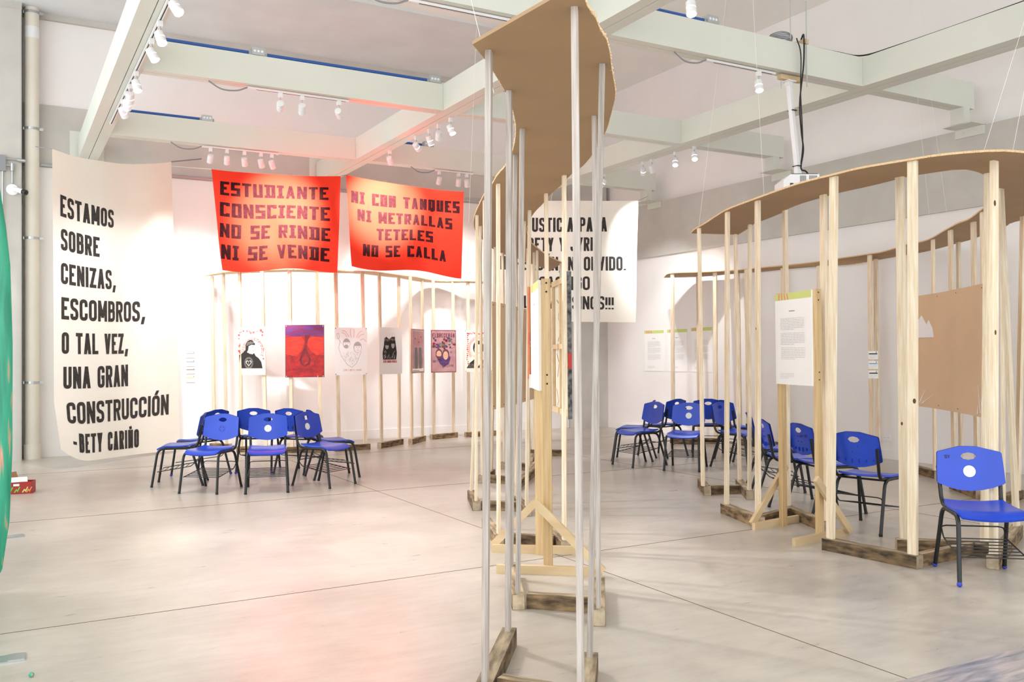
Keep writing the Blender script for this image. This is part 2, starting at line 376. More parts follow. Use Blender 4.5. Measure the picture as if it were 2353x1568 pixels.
def banner(name, label, group, corners, lines, wave, cloth, ink, slab, drop=None, thick=(.145, .3, 1), nu=120, nv=110, sag=0, warp=None):
    """cloth hung by its top corners; lettering is painted on the same mesh.  corners TL TR BR BL, v=1 at the top"""
    c = [Vector(p) for p in corners]
    nrm = (c[1] - c[0]).cross(c[3] - c[0]).normalized()
    if nrm.dot(Vector((0, 0, 1.5)) - c[0]) < 0: nrm = -nrm
    def S(u, v, off=0):
        p = (c[0].lerp(c[1], u)) * v + (c[3].lerp(c[2], u)) * (1 - v)
        p = p + nrm * (wave(u, v) + off)
        if sag: p.z -= sag * 4 * u * (1 - u) * v
        if warp: p += warp(u, v)
        return p
    mb = MB(); org = c[3]
    vs = [S(i / nu, j / nv) - org for j in range(nv + 1) for i in range(nu + 1)]
    vb = [S(i / nu, j / nv, -.003) - org for j in range(nv + 1) for i in range(nu + 1)]
    fs = [(j * (nu + 1) + i, j * (nu + 1) + i + 1, (j + 1) * (nu + 1) + i + 1, (j + 1) * (nu + 1) + i) for j in range(nv) for i in range(nu)]
    mb.add(vs, fs, cloth)
    for txt, tl, tr, br, bl in lines:
        tl, tr, br, bl = Vector(tl), Vector(tr), Vector(br), Vector(bl)
        wdt = ((c[1] - c[0]).length + (c[2] - c[3]).length) / 2; hgt = ((c[3] - c[0]).length + (c[2] - c[1]).length) / 2
        LW = ((tr - tl).x + (br - bl).x) / 2 * wdt; LH = abs(((tl - bl).y + (tr - br).y) / 2) * hgt
        LW *= thick[2]; t = LH * thick[0]; gap = LH * (.075 if not slab else .085)
        gl = SLAB if slab else GL
        _, w1 = text_quads(txt, LH, 1.0, t, gap, gl, 0); _, w0 = text_quads(txt, LH, 0.0, t, gap, gl, 0)
        W = (LW - w0) / max(w1 - w0, 1e-6)
        if W < .1 * LH: gap *= .5; _, w0 = text_quads(txt, LH, 0.0, t, gap, gl, 0); _, w1 = text_quads(txt, LH, 1.0, t, gap, gl, 0); W = (LW - w0) / (w1 - w0)
        qs, _ = text_quads(txt, LH, W, t, gap, gl, 0 if slab else LH * thick[1])
        for q in qs:
            for sq in subdiv(q, .05):
                pv = []
                for p in sq:
                    a, b = p.x / LW, p.y / LH
                    uv = (bl.lerp(br, a)).lerp(tl.lerp(tr, a), b)
                    pv.append(S(uv.x, uv.y, .004) - org)
                mb.add(pv, [(0, 1, 2, 3)], ink)
    o = mb.build(name, loc=org, smooth=True)
    return tag(o, label, 'banner', group), S

# ------------------------------------------------------------------ the hall
X0, X1, Y0, Y1 = -4.0, 10.7, -4.0, 15.3
mb = MB(); mb.box((X0, Y0, -.2), (X1 + .3, Y1 + .3, 0), 'floor'); struct(mb.build('floor'), 'polished grey concrete floor with saw-cut joints')
mb = MB()
for x in (-.15, 3.6, 7.35): mb.box((x - .002, Y0, 0), (x + .002, Y1, .0015), 'seam')
for y in (1.9, 5.65, 9.4, 13.15): mb.box((X0, y - .002, 0), (X1, y + .002, .0015), 'seam')
struct(mb.build('trim_1'), 'thin dark saw-cut joints across the concrete floor')
mb = MB(); mb.box((3.46, -1.0, 0), (X1, 2.715, .004), 'marble'); struct(mb.build('trim_2'), 'streaked grey and pink marble strip let into the floor')
mb = MB(); mb.box((X0, Y1, 0), (X1 + .3, Y1 + .3, 4.37), 'white_wall'); mb.box((X0, Y1 + .02, 4.37), (X1 + .3, Y1 + .3, 5.33), 'concrete'); mb.box((X0, Y1 + .05, 5.33), (X1 + .3, Y1 + .3, 6.75), 'white_wall')
struct(mb.build('wall_back'), 'white back wall with bare concrete above')
mb = MB(); mb.box((X1, Y0, 0), (X1 + .3, Y1, 3.3), 'white_wall'); mb.box((X1 - .04, Y0, 3.3), (X1 + .3, Y1, 3.36), 'concrete'); mb.box((X1 - .03, Y0, 3.36), (X1 + .3, Y1, 4.31), 'concrete'); mb.box((X1 + .1, Y0, 4.31), (X1 + .3, Y1, 6.75), 'white_wall')
struct(mb.build('wall_right'), 'white right wall under a bare concrete band')
mb = MB(); mb.box((-1.2, 14.98, 0), (.27, 15.3, 6.75), 'concrete'); mb.box((-1.18, 14.968, 0), (.26, 14.98, 6.6), 'concrete'); mb.box((.27, 15.2, 0), (.283, 15.298, 6.6), 'lens_gap_dark'); struct(mb.build('pillar'), 'grey concrete pillar beside the drain pipe')  # thin dark strip painted in for the shade of the gap beside the pillar
mb = MB(); mb.box((9.98, 14.95, 0), (10.70, 15.3, 5.3), 'concrete'); struct(mb.build('column'), 'pale concrete column in the far right corner')
mb = MB(); mb.box((X0, Y0, 6.75), (X1 + .3, Y1 + .3, 6.95), 'ceiling'); struct(mb.build('ceiling'), 'pale painted ceiling slab')
mb = MB(); mb.box((X0, Y1 - .02, 6.62), (X1 + .1, Y1 + .05, 6.75), 'concrete'); struct(mb.build('trim_5'), 'concrete ledge along the top of the back wall')
mb = MB(); mb.box((X0, 12.62, 6.71), (7.6, 15.28, 6.75), 'ceiling_grey'); struct(mb.build('ceiling_panel'), 'bare concrete strip of ceiling along the back wall')
mb = MB(); mb.box((X0 + .05, Y1 - .018, 0), (9.97, Y1 - .001, .16), 'white_wall'); struct(mb.build('baseboard_back'))
mb = MB(); mb.box((X1 - .018, Y0, 0), (X1 - .001, 14.94, .12), 'white_wall'); struct(mb.build('baseboard_right'))

def steel_beam(lo, hi, along):
    mb = MB(); (a, b), (c, d) = lo, hi
    if along == 'y':
        m = (a + c) / 2; mb.box((a, b, 4.52), (m - .004, d, 4.85), 'steel'); mb.box((m + .004, b, 4.52), (c, d, 4.85), 'steel'); mb.box((m - .005, b, 4.55), (m + .005, d, 4.84), 'steel')
    else:
        m = (b + d) / 2; mb.box((a, b, 4.52), (c, m - .004, 4.85), 'steel'); mb.box((a, m + .004, 4.52), (c, d, 4.85), 'steel'); mb.box((a, m - .005, 4.55), (c, m + .005, 4.84), 'steel')
    return struct(mb.build('ceiling_beam'), 'pale grey-green painted steel box beam of the lighting grid')
for x0, x1, y1 in ((1.03, 1.30, 15.26), (4.77, 5.03, 15.26), (8.56, 8.88, 15.26)): steel_beam((x0, Y0 + .2), (x1, y1), 'y')
for y0 in (3.78, 6.94, 10.10, 13.27):
    for a, b in ((-2.4, 1.03), (1.30, 4.77), (5.03, 8.56), (8.88, 10.62)):
        if a < 0 and y0 > 6: continue
        steel_beam((a + .002, y0), (b - .002, y0 + .19), 'x')
# brackets that carry the grid
mb = MB()
for x0, x1 in ((.92, 1.40), (4.66, 5.14), (8.45, 8.99)): mb.box((x0, Y1 - .002, 4.44), (x1, Y1 + .04, 4.97), 'steel')
struct(mb.build('trim_3'), 'white steel fixing plates of the beams on the back wall')
for y in (3.87, 7.03, 10.2, 13.36):
    mb = MB(); mb.box((10.40, y - .09, 4.315), (10.53, y + .09, 4.52), 'steel'); mb.box((10.40, y - .2, 4.31), (10.8, y + .2, 4.318), 'steel'); mb.box((10.655, y - .2, 4.20), (10.668, y + .2, 4.318), 'steel')
    for s in (-.08, .08): mb.ball((10.653, y + s, 4.255), .012, 'steel', 8, 4)
    struct(mb.build('trim_4'), 'white steel post and bracket under a beam end')

# ------------------------------------------------------------------ pipes and services
t = thing('drain_pipe', 'cream drain pipe running up the concrete pillar at left', 'pipe', (.405, 15.16, 0))
mb = MB(); mb.tube([(0, 0, .12), (0, 0, 6.74)], .098, 'pvc', 20); mb.tube([(0, 0, 0), (0, 0, .22)], .118, 'pvc', 20); mb.tube([(0, 0, 6.25), (0, 0, 6.42)], .1, 'white_metal', 20); mb.build('pipe', t, smooth=True)
for z in (1.13, 3.27, 4.9, 6.64):
    mb = MB(); mb.tube([(0, 0, z - .018), (0, 0, z + .018)], .106, 'chrome', 20); mb.box((-.116, -.02, z - .02), (-.09, .03, z + .02), 'chrome'); mb.box((.09, -.035, z - .02), (.15, -.02, z + .02), 'chrome'); mb.build('pipe_clamp', t)
def rod(name, label, cat, pts, r, m, group=None, seg=8):
    org = Vector(pts[0]); mb = MB(); mb.tube([Vector(p) - org for p in pts], r, m, seg)
    return tag(mb.build(name, loc=org, smooth=True), label, cat, group)
rod('steel_conduit', 'thin grey conduit along the top of the white back wall', 'conduit', [(.53, 15.26, 4.40), (9.9, 15.26, 4.42)], .022, 'chrome')
def pipe_run(label, x0, x1, y, boxes):
    t = thing('blue_conduit', label, 'conduit', (x0, y, 4.874))
    mb = MB(); mb.tube([(0, 0, 0), (x1 - x0, 0, 0)], .022, 'blue_pipe', 10); mb.build('pipe', t, smooth=True)
    for b in boxes:
        mb = MB(); mb.box((b - x0 - .07, -.04, -.022), (b - x0 + .07, .05, .06), 'chrome')
        for k in (-.04, 0, .04): mb.tube([(b - x0 + k, -.044, .02), (b - x0 + k, -.04, .02)], .014, 'white_metal', 10)
        mb.tube([(b - x0 - .10, 0, 0), (b - x0 + .10, 0, 0)], .026, 'chrome', 10); mb.build('junction_box', t)
pipe_run('bright blue conduit with a junction box along the second cross beam at left', 1.34, 4.74, 10.13, [2.5, 4.66])
pipe_run('short blue conduit on the rear cross beam behind the left spotlights', 1.34, 2.55, 13.31, [2.56])
pipe_run('blue conduit on the rear cross beam right of the middle beam', 5.05, 6.0, 13.31, [6.0])
pipe_run('blue conduit on the front cross beam above the projector', 5.06, 6.35, 6.98, [6.32])

# security camera and its conduits on the pillar
px = 14.955
t = thing('security_camera', 'white bullet security camera on round mount by the drain pipe', 'camera', (.147, px, 3.94))
mb = MB(); mb.tube([(0, .012, 0), (0, -.025, 0)], .08, 'white_metal', 20); mb.build('mount', t)
mb = MB(); mb.tube([(.01, -.02, 0), (.05, -.07, -.01)], .02, 'white_metal', 10); mb.tube([(.02, -.06, .005), (.14, -.17, -.045)], .036, 'white_metal', 14); mb.build('body', t, smooth=True)
mb = MB(); mb.tube([(.132, -.163, -.042), (.175, -.202, -.06)], .039, 'black_metal', 14); mb.tube([(.1745, -.2015, -.0598), (.178, -.205, -.061)], .022, 'lens_gap_dark', 12); mb.build('lens_hood', t)
t = thing('conduit_box', 'grey conduit box with two elbows above the security camera', 'conduit', (.075, px, 4.33))
mb = MB(); mb.box((-.09, -.05, -.13), (-.01, .014, .1), 'grey_cable'); mb.build('box', t)
for pts in ([(-.01, -.02, .05), (.14, -.02, .05)], [(-.01, -.02, -.04), (.06, -.02, -.04)], [(.072, -.02, -.12), (.072, -.02, -.30)], [(-.05, -.02, -.13), (-.05, -.02, -1.4)]):
    mb = MB(); mb.tube(pts, .014, 'chrome', 8); mb.build('conduit', t, smooth=True)
for a, b in (((.13, -.03, .045), (.24, -.03, .04)), ((.072, -.03, -.01), (.072, -.03, -.12))):
    mb = MB(); mb.tube([a, b], .026, 'chrome', 12); mb.build('elbow', t, smooth=True)

# green sheet that hangs at the left edge of the view
mb = MB(); prof = [(3.02, -.08), (2.82, -.045), (2.6, -.005), (2.35, .03), (2.1, .055), (1.6, .068), (.9, .066), (.45, .05), (.15, .01), (0.004, -.055)]
vs = []; n = 14
for z, e in prof:
    for i in range(n + 1):
        s = i / n; vs.append((e - 1.9 * (1 - s) ** 1.15, .28 * math.sin(s * 2.2) - .32, z))
fs = [(j * (n + 1) + i, j * (n + 1) + i + 1, (j + 1) * (n + 1) + i + 1, (j + 1) * (n + 1) + i) for j in range(len(prof) - 1) for i in range(n)]
mb.add(vs, fs, 'mural'); o = mb.build('painted_sheet', loc=(0, 6.75, 0), smooth=True)
md = o.modifiers.new('thickness', 'SOLIDIFY'); md.thickness = .01
tag(o, 'glossy green painted sheet with pink and white strokes hanging at the left edge', 'mural')

# small red carton
t = thing('carton', 'small open red printed carton on the floor near the green sheet', 'box', (.20, 11.42, 0), -.25)
mb = MB(); W, D, Hh = .25, .17, .13
mb.box((-W / 2, -D / 2, 0), (W / 2, D / 2, .004), 'red_box')
for lo, hi in (((-W / 2, -D / 2, 0), (W / 2, -D / 2 + .004, Hh)), ((-W / 2, D / 2 - .004, 0), (W / 2, D / 2, Hh)), ((-W / 2, -D / 2, 0), (-W / 2 + .004, D / 2, Hh)), ((W / 2 - .004, -D / 2, 0), (W / 2, D / 2, Hh))): mb.box(lo, hi, 'red_box')
for k, (xa, col) in enumerate(((-.10, 'neon_green'), (-.03, 'neon_green'), (.05, 'lime'), (.09, 'orange_ink'))):
    for q in ribbon([(xa - .02, .015), (xa, .045), (xa + .012, .03), (xa + .035, .075)], .012, False): mb.add([(p.x, -D / 2 - .001 - .0003 * k, p.y) for p in q], [(0, 1, 2, 3)], col)
mb.box((-.06, -D / 2 - .002, .085), (.0, -D / 2 - .001, .11), 'paper')
mb.build('body', t)
for (p, q, wd, mt) in (((-.1, D / 2, Hh), (-.13, D / 2 + .02, Hh + .09), .14, 'card'), ((-W / 2, 0, Hh), (-W / 2 - .09, .01, Hh + .05), .15, 'card'), ((0, -D / 2, Hh), (-.02, -D / 2 + .07, Hh + .045), .16, 'paper')):
    mb = MB(); mb.bar(p, q, wd, .003, mt); mb.build('flap', t)

# metal floor plates and the crumpled green scrap
for i, (x, y, sx, sy, lab) in enumerate(((-.02, 5.16, .26, .12, 'grey metal floor outlet plate near the bottom left corner'), (.05, 8.66, .24, .11, 'grey metal floor outlet plate farther back by the green sheet'))):
    t = thing('floor_plate', lab, 'floor plate', (x, y, 0), -.04, 'metal plates in the floor')
    mb = MB(); mb.box((-sx / 2, -sy / 2, 0), (sx / 2, sy / 2, .007), 'chrome'); mb.build('plate', t)
    mb = MB(); mb.box((sx * .2, -sy * .46, .007), (sx * .48, sy * .46, .011), 'chrome'); mb.build('lid', t)
mb = MB(); mb.ball((0, 0, .012), .013, 'mural', 7, 5, .9); tag(mb.build('paper_scrap', loc=(.125, 4.82, 0)), 'tiny green scrap lying on the floor at bottom left', 'scrap')

# wall socket
t = thing('wall_socket', 'white double wall socket low on the right wall behind the chairs', 'socket', (10.7, 8.35, .29))
mb = MB(); mb.box((-.012, -.062, -.04), (0, .062, .04), 'white_metal'); mb.build('plate', t)
for y in (-.028, .028):
    mb = MB(); mb.box((-.015, y - .018, -.02), (-.012, y + .018, .02), 'paper')
    for d in (-.006, .006): mb.box((-.0155, y + d - .002, -.004), (-.015, y + d + .002, .01), 'grey_ink')
    mb.build('outlet', t)

# ------------------------------------------------------------------ track lighting
def track(label, p, q, z=4.50):
    p, q = Vector((*p, z)), Vector((*q, z)); mb = MB(); d = q - p
    mb.bar((0, 0, 0), d, .034, .022, 'white_metal'); mb.bar(d.normalized() * .1 + Vector((0, 0, -.0115)), d - d.normalized() * .04 + Vector((0, 0, -.0115)), .01, .002, 'rubber')
    t = thing('light_track', label, 'track', p); mb.build('rail', t)
    s = -d.normalized(); mb = MB(); mb.tube(bez([(0, 0, 0), s * .12 + Vector((0, 0, -.05)), s * .28 + Vector((0, 0, -.055)), s * .42 + Vector((0, 0, .015))], 6), .008, 'grey_cable', 6); mb.build('feed_cable', t, smooth=True)
    return t
def spot_lamp(label, pos, aim, lit=None, power=0, size=50, group=None, blend=.6, z=4.4865):
    """a track spotlight: adapter, stem, tilting head; lit is None, 'cool' or 'warm'"""
    P = Vector((*pos, z)); t = thing('track_spotlight', label, 'spotlight', P, 0, group)
    d = (Vector(aim) - (P + Vector((0, 0, -.14)))).normalized()
    mb = MB(); mb.box((-.022, -.022, -.05), (.022, .022, 0), 'white_metal'); mb.build('adapter', t)
    mb = MB(); mb.tube([(0, 0, -.05), (0, 0, -.13)], .007, 'chrome', 8); mb.build('stem', t, smooth=True)
    c = Vector((0, 0, -.14)); mb = MB()
    mb.tube([c - d * .05, c - d * .045, c + d * .012, c + d * .013, c + d * .02, c + d * .021, c + d * .075], [.024, .04, .043, .038, .038, .043, .043], 'white_metal', 18); mb.build('head', t, smooth=True)
    mb = MB(); mb.tube([c + d * .012, c + d * .021], .0395, 'lamp_ring' if lit else 'lamp_off', 18); mb.build('lamp_ring', t, smooth=True)
    mb = MB(); mb.tube([c + d * .070, c + d * .079], .036, 'lamp_' + (lit or 'off'), 18); mb.build('lamp_front', t)
    if power:
        l = bpy.data.lights.new('spot', 'SPOT'); l.energy = power * SPOT; l.spot_size = math.radians(size); l.spot_blend = blend; l.shadow_soft_size = .045
        l.color = (1, .93, .82) if lit == 'warm' else (.94, .97, 1) if lit == 'cool' else (1, .98, .95)
        lo = bpy.data.objects.new('spot', l); COL.objects.link(lo); lo.parent = t
        lo.location = c + d * .1; lo.rotation_euler = d.to_track_quat('-Z', 'Y').to_euler()
    return t
TB = 'white track spotlights'
track('light track under the left long beam above the cream banner', (1.235, 7.2), (1.235, 12.6))
track('light track under the second cross beam at left with three spotlights', (2.40, 10.19), (3.58, 10.19))
track('light track under the rear cross beam at left with five spotlights', (2.50, 13.36), (3.60, 13.36))
track('light track under the rear cross beam with three spotlights', (6.15, 13.36), (6.85, 13.36))
track('light track under the front cross beam beside the projector', (6.30, 7.03), (7.27, 7.03))
track('light track under the front cross beam at the top centre', (3.0, 7.03), (4.35, 7.03))
BA, BB = (3.50, 13.0, 3.35), (5.55, 13.3, 3.15)
for k, (y, lit, aim, pw) in enumerate(((7.7, 'cool', (3.0, 4.6, 0), 700), (8.49, 'warm', (2.2, 6.4, 0), 600), (9.0, 'cool', (3.2, 7.6, 0), 700), (10.11, 'warm', (2.2, 9.0, 0), 600), (10.62, 'cool', (1.5, 14.2, 1.5), 420), (10.93, 'cool', (2.0, 14.5, 1.2), 420), (11.3, 'cool', (3.3, 15.0, 1.5), 320))):
    nm = ('first', 'second', 'third', 'fourth', 'fifth', 'sixth', 'last')[k]
    spot_lamp(f'{nm} lit spotlight from the front on the left long beam', (1.235, y), aim, lit, pw, 60, TB)
for k, (x, aim, pw) in enumerate(((2.77, BA, 12500), (3.02, (4.1, 14.0, 1.7), 420), (3.46, BB, 11000))):
    spot_lamp(f'{("left", "middle", "right")[k]} one of three spotlights under the second cross beam at left', (x, 10.19), aim, None, pw, 33, TB, blend=1.0)
for k, (x, aim, pw) in enumerate(((2.62, (2.6, 15.3, 1.9), 260), (2.85, (3.2, 15.2, 1.6), 260), (3.10, (4.0, 15.3, 1.6), 260), (3.34, (4.6, 15.3, 1.6), 260), (3.5, (5.2, 15.3, 1.5), 260))):
    spot_lamp(f'{("first", "second", "third", "fourth", "fifth")[k]} of five spotlights from the left above the red banners', (x, 13.36), aim, None, pw, 70, TB)
for k, (y, lit, aim, pw) in enumerate(((10.37, 'cool', (6.2, 8.6, 0), 520), (10.73, None, (6.6, 14.4, 1.4), 260), (11.02, 'cool', (7.2, 12.2, 0), 320), (11.46, 'cool', (8.4, 14.0, 2.3), 260), (12.44, None, (7.4, 15.2, 1.4), 300))):
    spot_lamp(f'{("nearest", "second", "third", "fourth", "farthest")[k]} spotlight on the right side of the middle beam', (5.0, y), aim, lit, pw, 55, TB, z=4.519)
for k, (x, aim, pw) in enumerate(((6.23, (6.4, 15.3, 1.4), 260), (6.58, (7.2, 15.3, 1.5), 260), (6.73, (8.0, 15.3, 1.5), 260))):
    spot_lamp(f'{("left", "middle", "right")[k]} one of three spotlights beside the central canopy top', (x, 13.36), aim, None, pw, 70, TB)
for k, (y, lit, aim, pw) in enumerate(((11.35, 'cool', (10.6, 13.6, 1.6), 520), (11.13, None, (10.6, 12.4, 1.5), 520), (10.57, 'cool', (7.4, 8.9, 0), 220), (10.14, 'warm', (7.2, 7.6, 0), 180))):
    spot_lamp(f'{("farthest", "third", "second", "nearest")[k]} spotlight under the right long beam', (8.84, y), aim, lit, pw, 60, TB, z=4.519)
spot_lamp('single lit spotlight under the front cross beam beside the projector', (7.03, 7.03), (6.3, 5.6, 0), 'cool', 260, 60, TB)
spot_lamp('lit warm spotlight at the top edge right of the central canopy', (4.95, 5.7), (4.2, 4.4, 0), 'warm', 90, 70, TB)
for k, (x, y) in enumerate(((8.84, 12.62), (8.84, 12.42))):
    spot_lamp(f'{("farther", "nearer")[k]} of two white spotlights above the cream justice banner', (x, y), (8.2, 14.0, 2.4), 'cool' if k else None, 130, 55, TB, z=4.519)

# ------------------------------------------------------------------ banners
def w_cream(u, v): return .035 * math.sin(u * 7 + v * 1.5) * (1 - .5 * v) + .02 * math.sin(u * 15 + 2) * v
def warp_cream(u, v):
    b = max(0, 1 - v * 9); k = max(0, .25 - u) / .25
    return Vector((0, 0, .20 * k * k * max(0, 1 - v * 5))) + Vector((.08 * k * max(0, 1 - v * 5), -.05 * k * max(0, 1 - v * 5), 0))
_, S1 = banner('cloth_banner', 'tall cream cloth banner with black lettering tied to the drain pipe', None, [(0.569, 13.369, 4.257), (2.322, 14.843, 4.541), (2.422, 14.859, 0.040), (0.614, 13.411, 0.080)],
  [
    ('ESTAMOS', (0.0574, 0.8626), (0.4815, 0.8384), (0.4786, 0.7776), (0.0553, 0.7931)),
    ('SOBRE', (0.0573, 0.7544), (0.3551, 0.7421), (0.3523, 0.6764), (0.0552, 0.6850)),
    ('CENIZAS,', (0.0541, 0.6447), (0.4897, 0.6333), (0.4866, 0.5682), (0.0521, 0.5767)),
    ('ESCOMBROS,', (0.0539, 0.5338), (0.7278, 0.5260), (0.7238, 0.4566), (0.0518, 0.4630)),
    ('O TAL VEZ,', (0.0537, 0.4214), (0.5872, 0.4182), (0.5838, 0.3497), (0.0517, 0.3521)),
    ('UNA GRAN', (0.0626, 0.3103), (0.5818, 0.3118), (0.5781, 0.2376), (0.0606, 0.2395)),
    ('CONSTRUCCIÓN', (0.0775, 0.1945), (0.9117, 0.1973), (0.9071, 0.1270), (0.0753, 0.1209)),
    ('-BETY CARIÑO', (0.0958, 0.0894), (0.6618, 0.0870), (0.6584, 0.0240), (0.0938, 0.0255)),
], w_cream, 'cream_cloth', 'cream_letter', False, thick=(.165, .25, 1), sag=.10, warp=warp_cream)
def w_red(u, v): return .03 * math.sin(u * 9 + v * 4) * (1 - v) + .03 * math.sin((u - v) * 8) * (1 - abs(2 * u - 1)) + .012 * math.sin(u * 30 + v * 9) * (1 - v)
def warp_red(u, v): return Vector((0, 0, -.03 * math.sin(u * 8) * (1 - v)))
_, S2 = banner('cloth_banner', 'left of two red cloth banners, lettered ESTUDIANTE CONSCIENTE', 'red cloth banners on the back wall', [(2.581, 13.093, 4.130), (4.180, 12.247, 4.028), (4.154, 12.341, 2.699), (2.725, 13.092, 2.713)],
  [
    ('ESTUDIANTE', (0.0585, 0.8924), (0.9072, 0.8841), (0.9095, 0.7513), (0.0476, 0.7556)),
    ('CONSCIENTE', (0.0418, 0.6842), (0.9207, 0.6764), (0.9234, 0.5352), (0.0299, 0.5428)),
    ('NO SE RINDE', (0.0241, 0.4745), (0.9274, 0.4598), (0.9302, 0.3230), (0.0117, 0.3332)),
    ('NI SE VENDE', (0.0182, 0.2621), (0.9265, 0.2504), (0.9295, 0.1086), (0.0048, 0.1148)),
], w_red, 'red_cloth', 'red_letter', True, thick=(.19, 0, .70), sag=.03, warp=warp_red)
_, S3 = banner('cloth_banner', 'right of two red cloth banners, lettered NI CON TANQUES', 'red cloth banners on the back wall', [(4.261, 12.258, 4.055), (5.761, 11.527, 3.819), (5.751, 11.610, 2.611), (4.348, 12.287, 2.764)],
  [
    ('NI CON TANQUES', (0.0363, 0.8403), (0.9648, 0.8848), (0.9675, 0.7511), (0.0303, 0.7106)),
    ('NI METRALLAS', (0.0829, 0.6523), (0.9049, 0.6811), (0.9069, 0.5565), (0.0774, 0.5255)),
    ('TETELES', (0.2394, 0.4691), (0.7394, 0.4906), (0.7399, 0.3637), (0.2353, 0.3409)),
    ('NO SE CALLA', (0.1152, 0.2785), (0.8579, 0.2957), (0.8595, 0.1675), (0.1096, 0.1461)),
], w_red, 'red_cloth', 'red_letter', True, thick=(.19, 0, .70), sag=.03, warp=warp_red)
def w_ju(u, v): return .03 * math.sin(u * 8 + v * 3) + .02 * math.sin(v * 9)
_, S4 = banner('cloth_banner', 'cream cloth banner with black lettering in the right corner behind the central canopy', None, [(7.145, 13.382, 4.105), (9.345, 12.136, 4.063), (9.300, 12.194, 2.011), (7.164, 13.404, 2.053)],
  [
    ('JUSTICIA PARA', (0.2466, 0.8581), (0.7907, 0.8639), (0.7924, 0.7455), (0.2464, 0.7415)),
    ('BETY Y JYRI.', (0.2657, 0.6943), (0.7207, 0.6992), (0.7221, 0.5871), (0.2656, 0.5823)),
    ('NI PERDÓN, NI OLVIDO.', (0.0722, 0.5374), (0.9250, 0.5410), (0.9272, 0.4244), (0.0714, 0.4244)),
    ('¡ CASTIGO', (0.2835, 0.3729), (0.6826, 0.3772), (0.6839, 0.2633), (0.2834, 0.2590)),
    ('A LOS ASESINOS!!!', (0.1517, 0.2120), (0.8456, 0.2122), (0.8474, 0.1011), (0.1513, 0.1100)),
], w_ju, 'cream_cloth', 'cream_letter', False, thick=(.165, .25, 1), sag=.02)
def cord(label, a, b, r=.004, m='grey_cable', cat='cord', name='tie_cord', group='cords that tie the banners'):
    a, b = Vector(a), Vector(b); d = (b - a).normalized() * .004; a, b = a + d, b - d
    return rod(name, label, cat, [a, b], r, m, group, 6)
cord('short dark cord tying the cream banner to the drain pipe', (.45, 15.04, 4.62), S1(0, 1), .006)
cord('grey rod from the tall cream banner to the back wall', S1(1, 1), (2.85, 15.26, 4.72), .010)
cord('thin white cord between the cream and the left red banner', S1(1, .985), S2(0, 1), .004, 'thread')
cord('short cord between the two red banners', S2(1, 1), S3(0, 1), .004)
cord('cord from the right red banner to the conduit', S3(1, 1), (6.75, 15.24, 4.43), .003)
cord('cord from the corner banner to the wall bracket', S4(1, 1), (10.44, 13.27, 4.4), .004)
cord('cord from the corner banner left to the back wall', S4(0, 1), (6.9, 15.24, 4.43), .004)

# ------------------------------------------------------------------ wavy timber pavilions
def lean_post(parent, b, z0=.09, wood='wood', sec=(.028, .062), tan=None, knots=True):
    bx, by, tx, ty, z1 = b; org = Vector((bx, by, z0)); mb = MB()
    top = Vector((tx, ty, z1)) - org; sd = Vector((*tan, 0)) if tan else Vector((1, 0, 0))
    mb.bar((0, 0, 0), top, sec[1], sec[0], wood, side=sd, bev=.002)
    o = mb.build('post', parent); o.location = org - parent.location
    return o
def sleeper(parent, p, q, wd=.085, h=.09, over=.05):
    """timber lying on the floor under two posts"""
    p, q = Vector((*p, 0)), Vector((*q, 0)); d = (q - p); L = d.length + 2 * over; a = math.atan2(d.y, d.x)
    mb = MB(); x, y, b = L / 2, wd / 2, .004
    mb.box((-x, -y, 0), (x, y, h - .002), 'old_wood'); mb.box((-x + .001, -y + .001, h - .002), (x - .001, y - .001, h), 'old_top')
    mb.box((-x - .0015, -y + .002, .002), (-x, y - .002, h - .002), 'old_end'); mb.box((x, -y + .002, .002), (x + .0015, y - .002, h - .002), 'old_end')
    o = mb.build('floor_timber', parent); o.location = (p + q) / 2 - parent.location; o.rotation_euler = (0, 0, a); return o
def resample(P, n):
    P = [Vector(p) for p in P]; s = [0]
    for a, b in zip(P, P[1:]): s.append(s[-1] + (b - a).length)
    out = []; j = 0
    for i in range(n):
        t = s[-1] * i / (n - 1)
        while j < len(P) - 2 and s[j + 1] < t: j += 1
        k = (t - s[j]) / max(s[j + 1] - s[j], 1e-9); out.append(P[j].lerp(P[j + 1], min(max(k, 0), 1)))
    return out
def smooth_line(P, n):
    return resample(bez([Vector(q) if len(q) == 3 else Vector((*q, 2.82)) for q in P], 5), n)
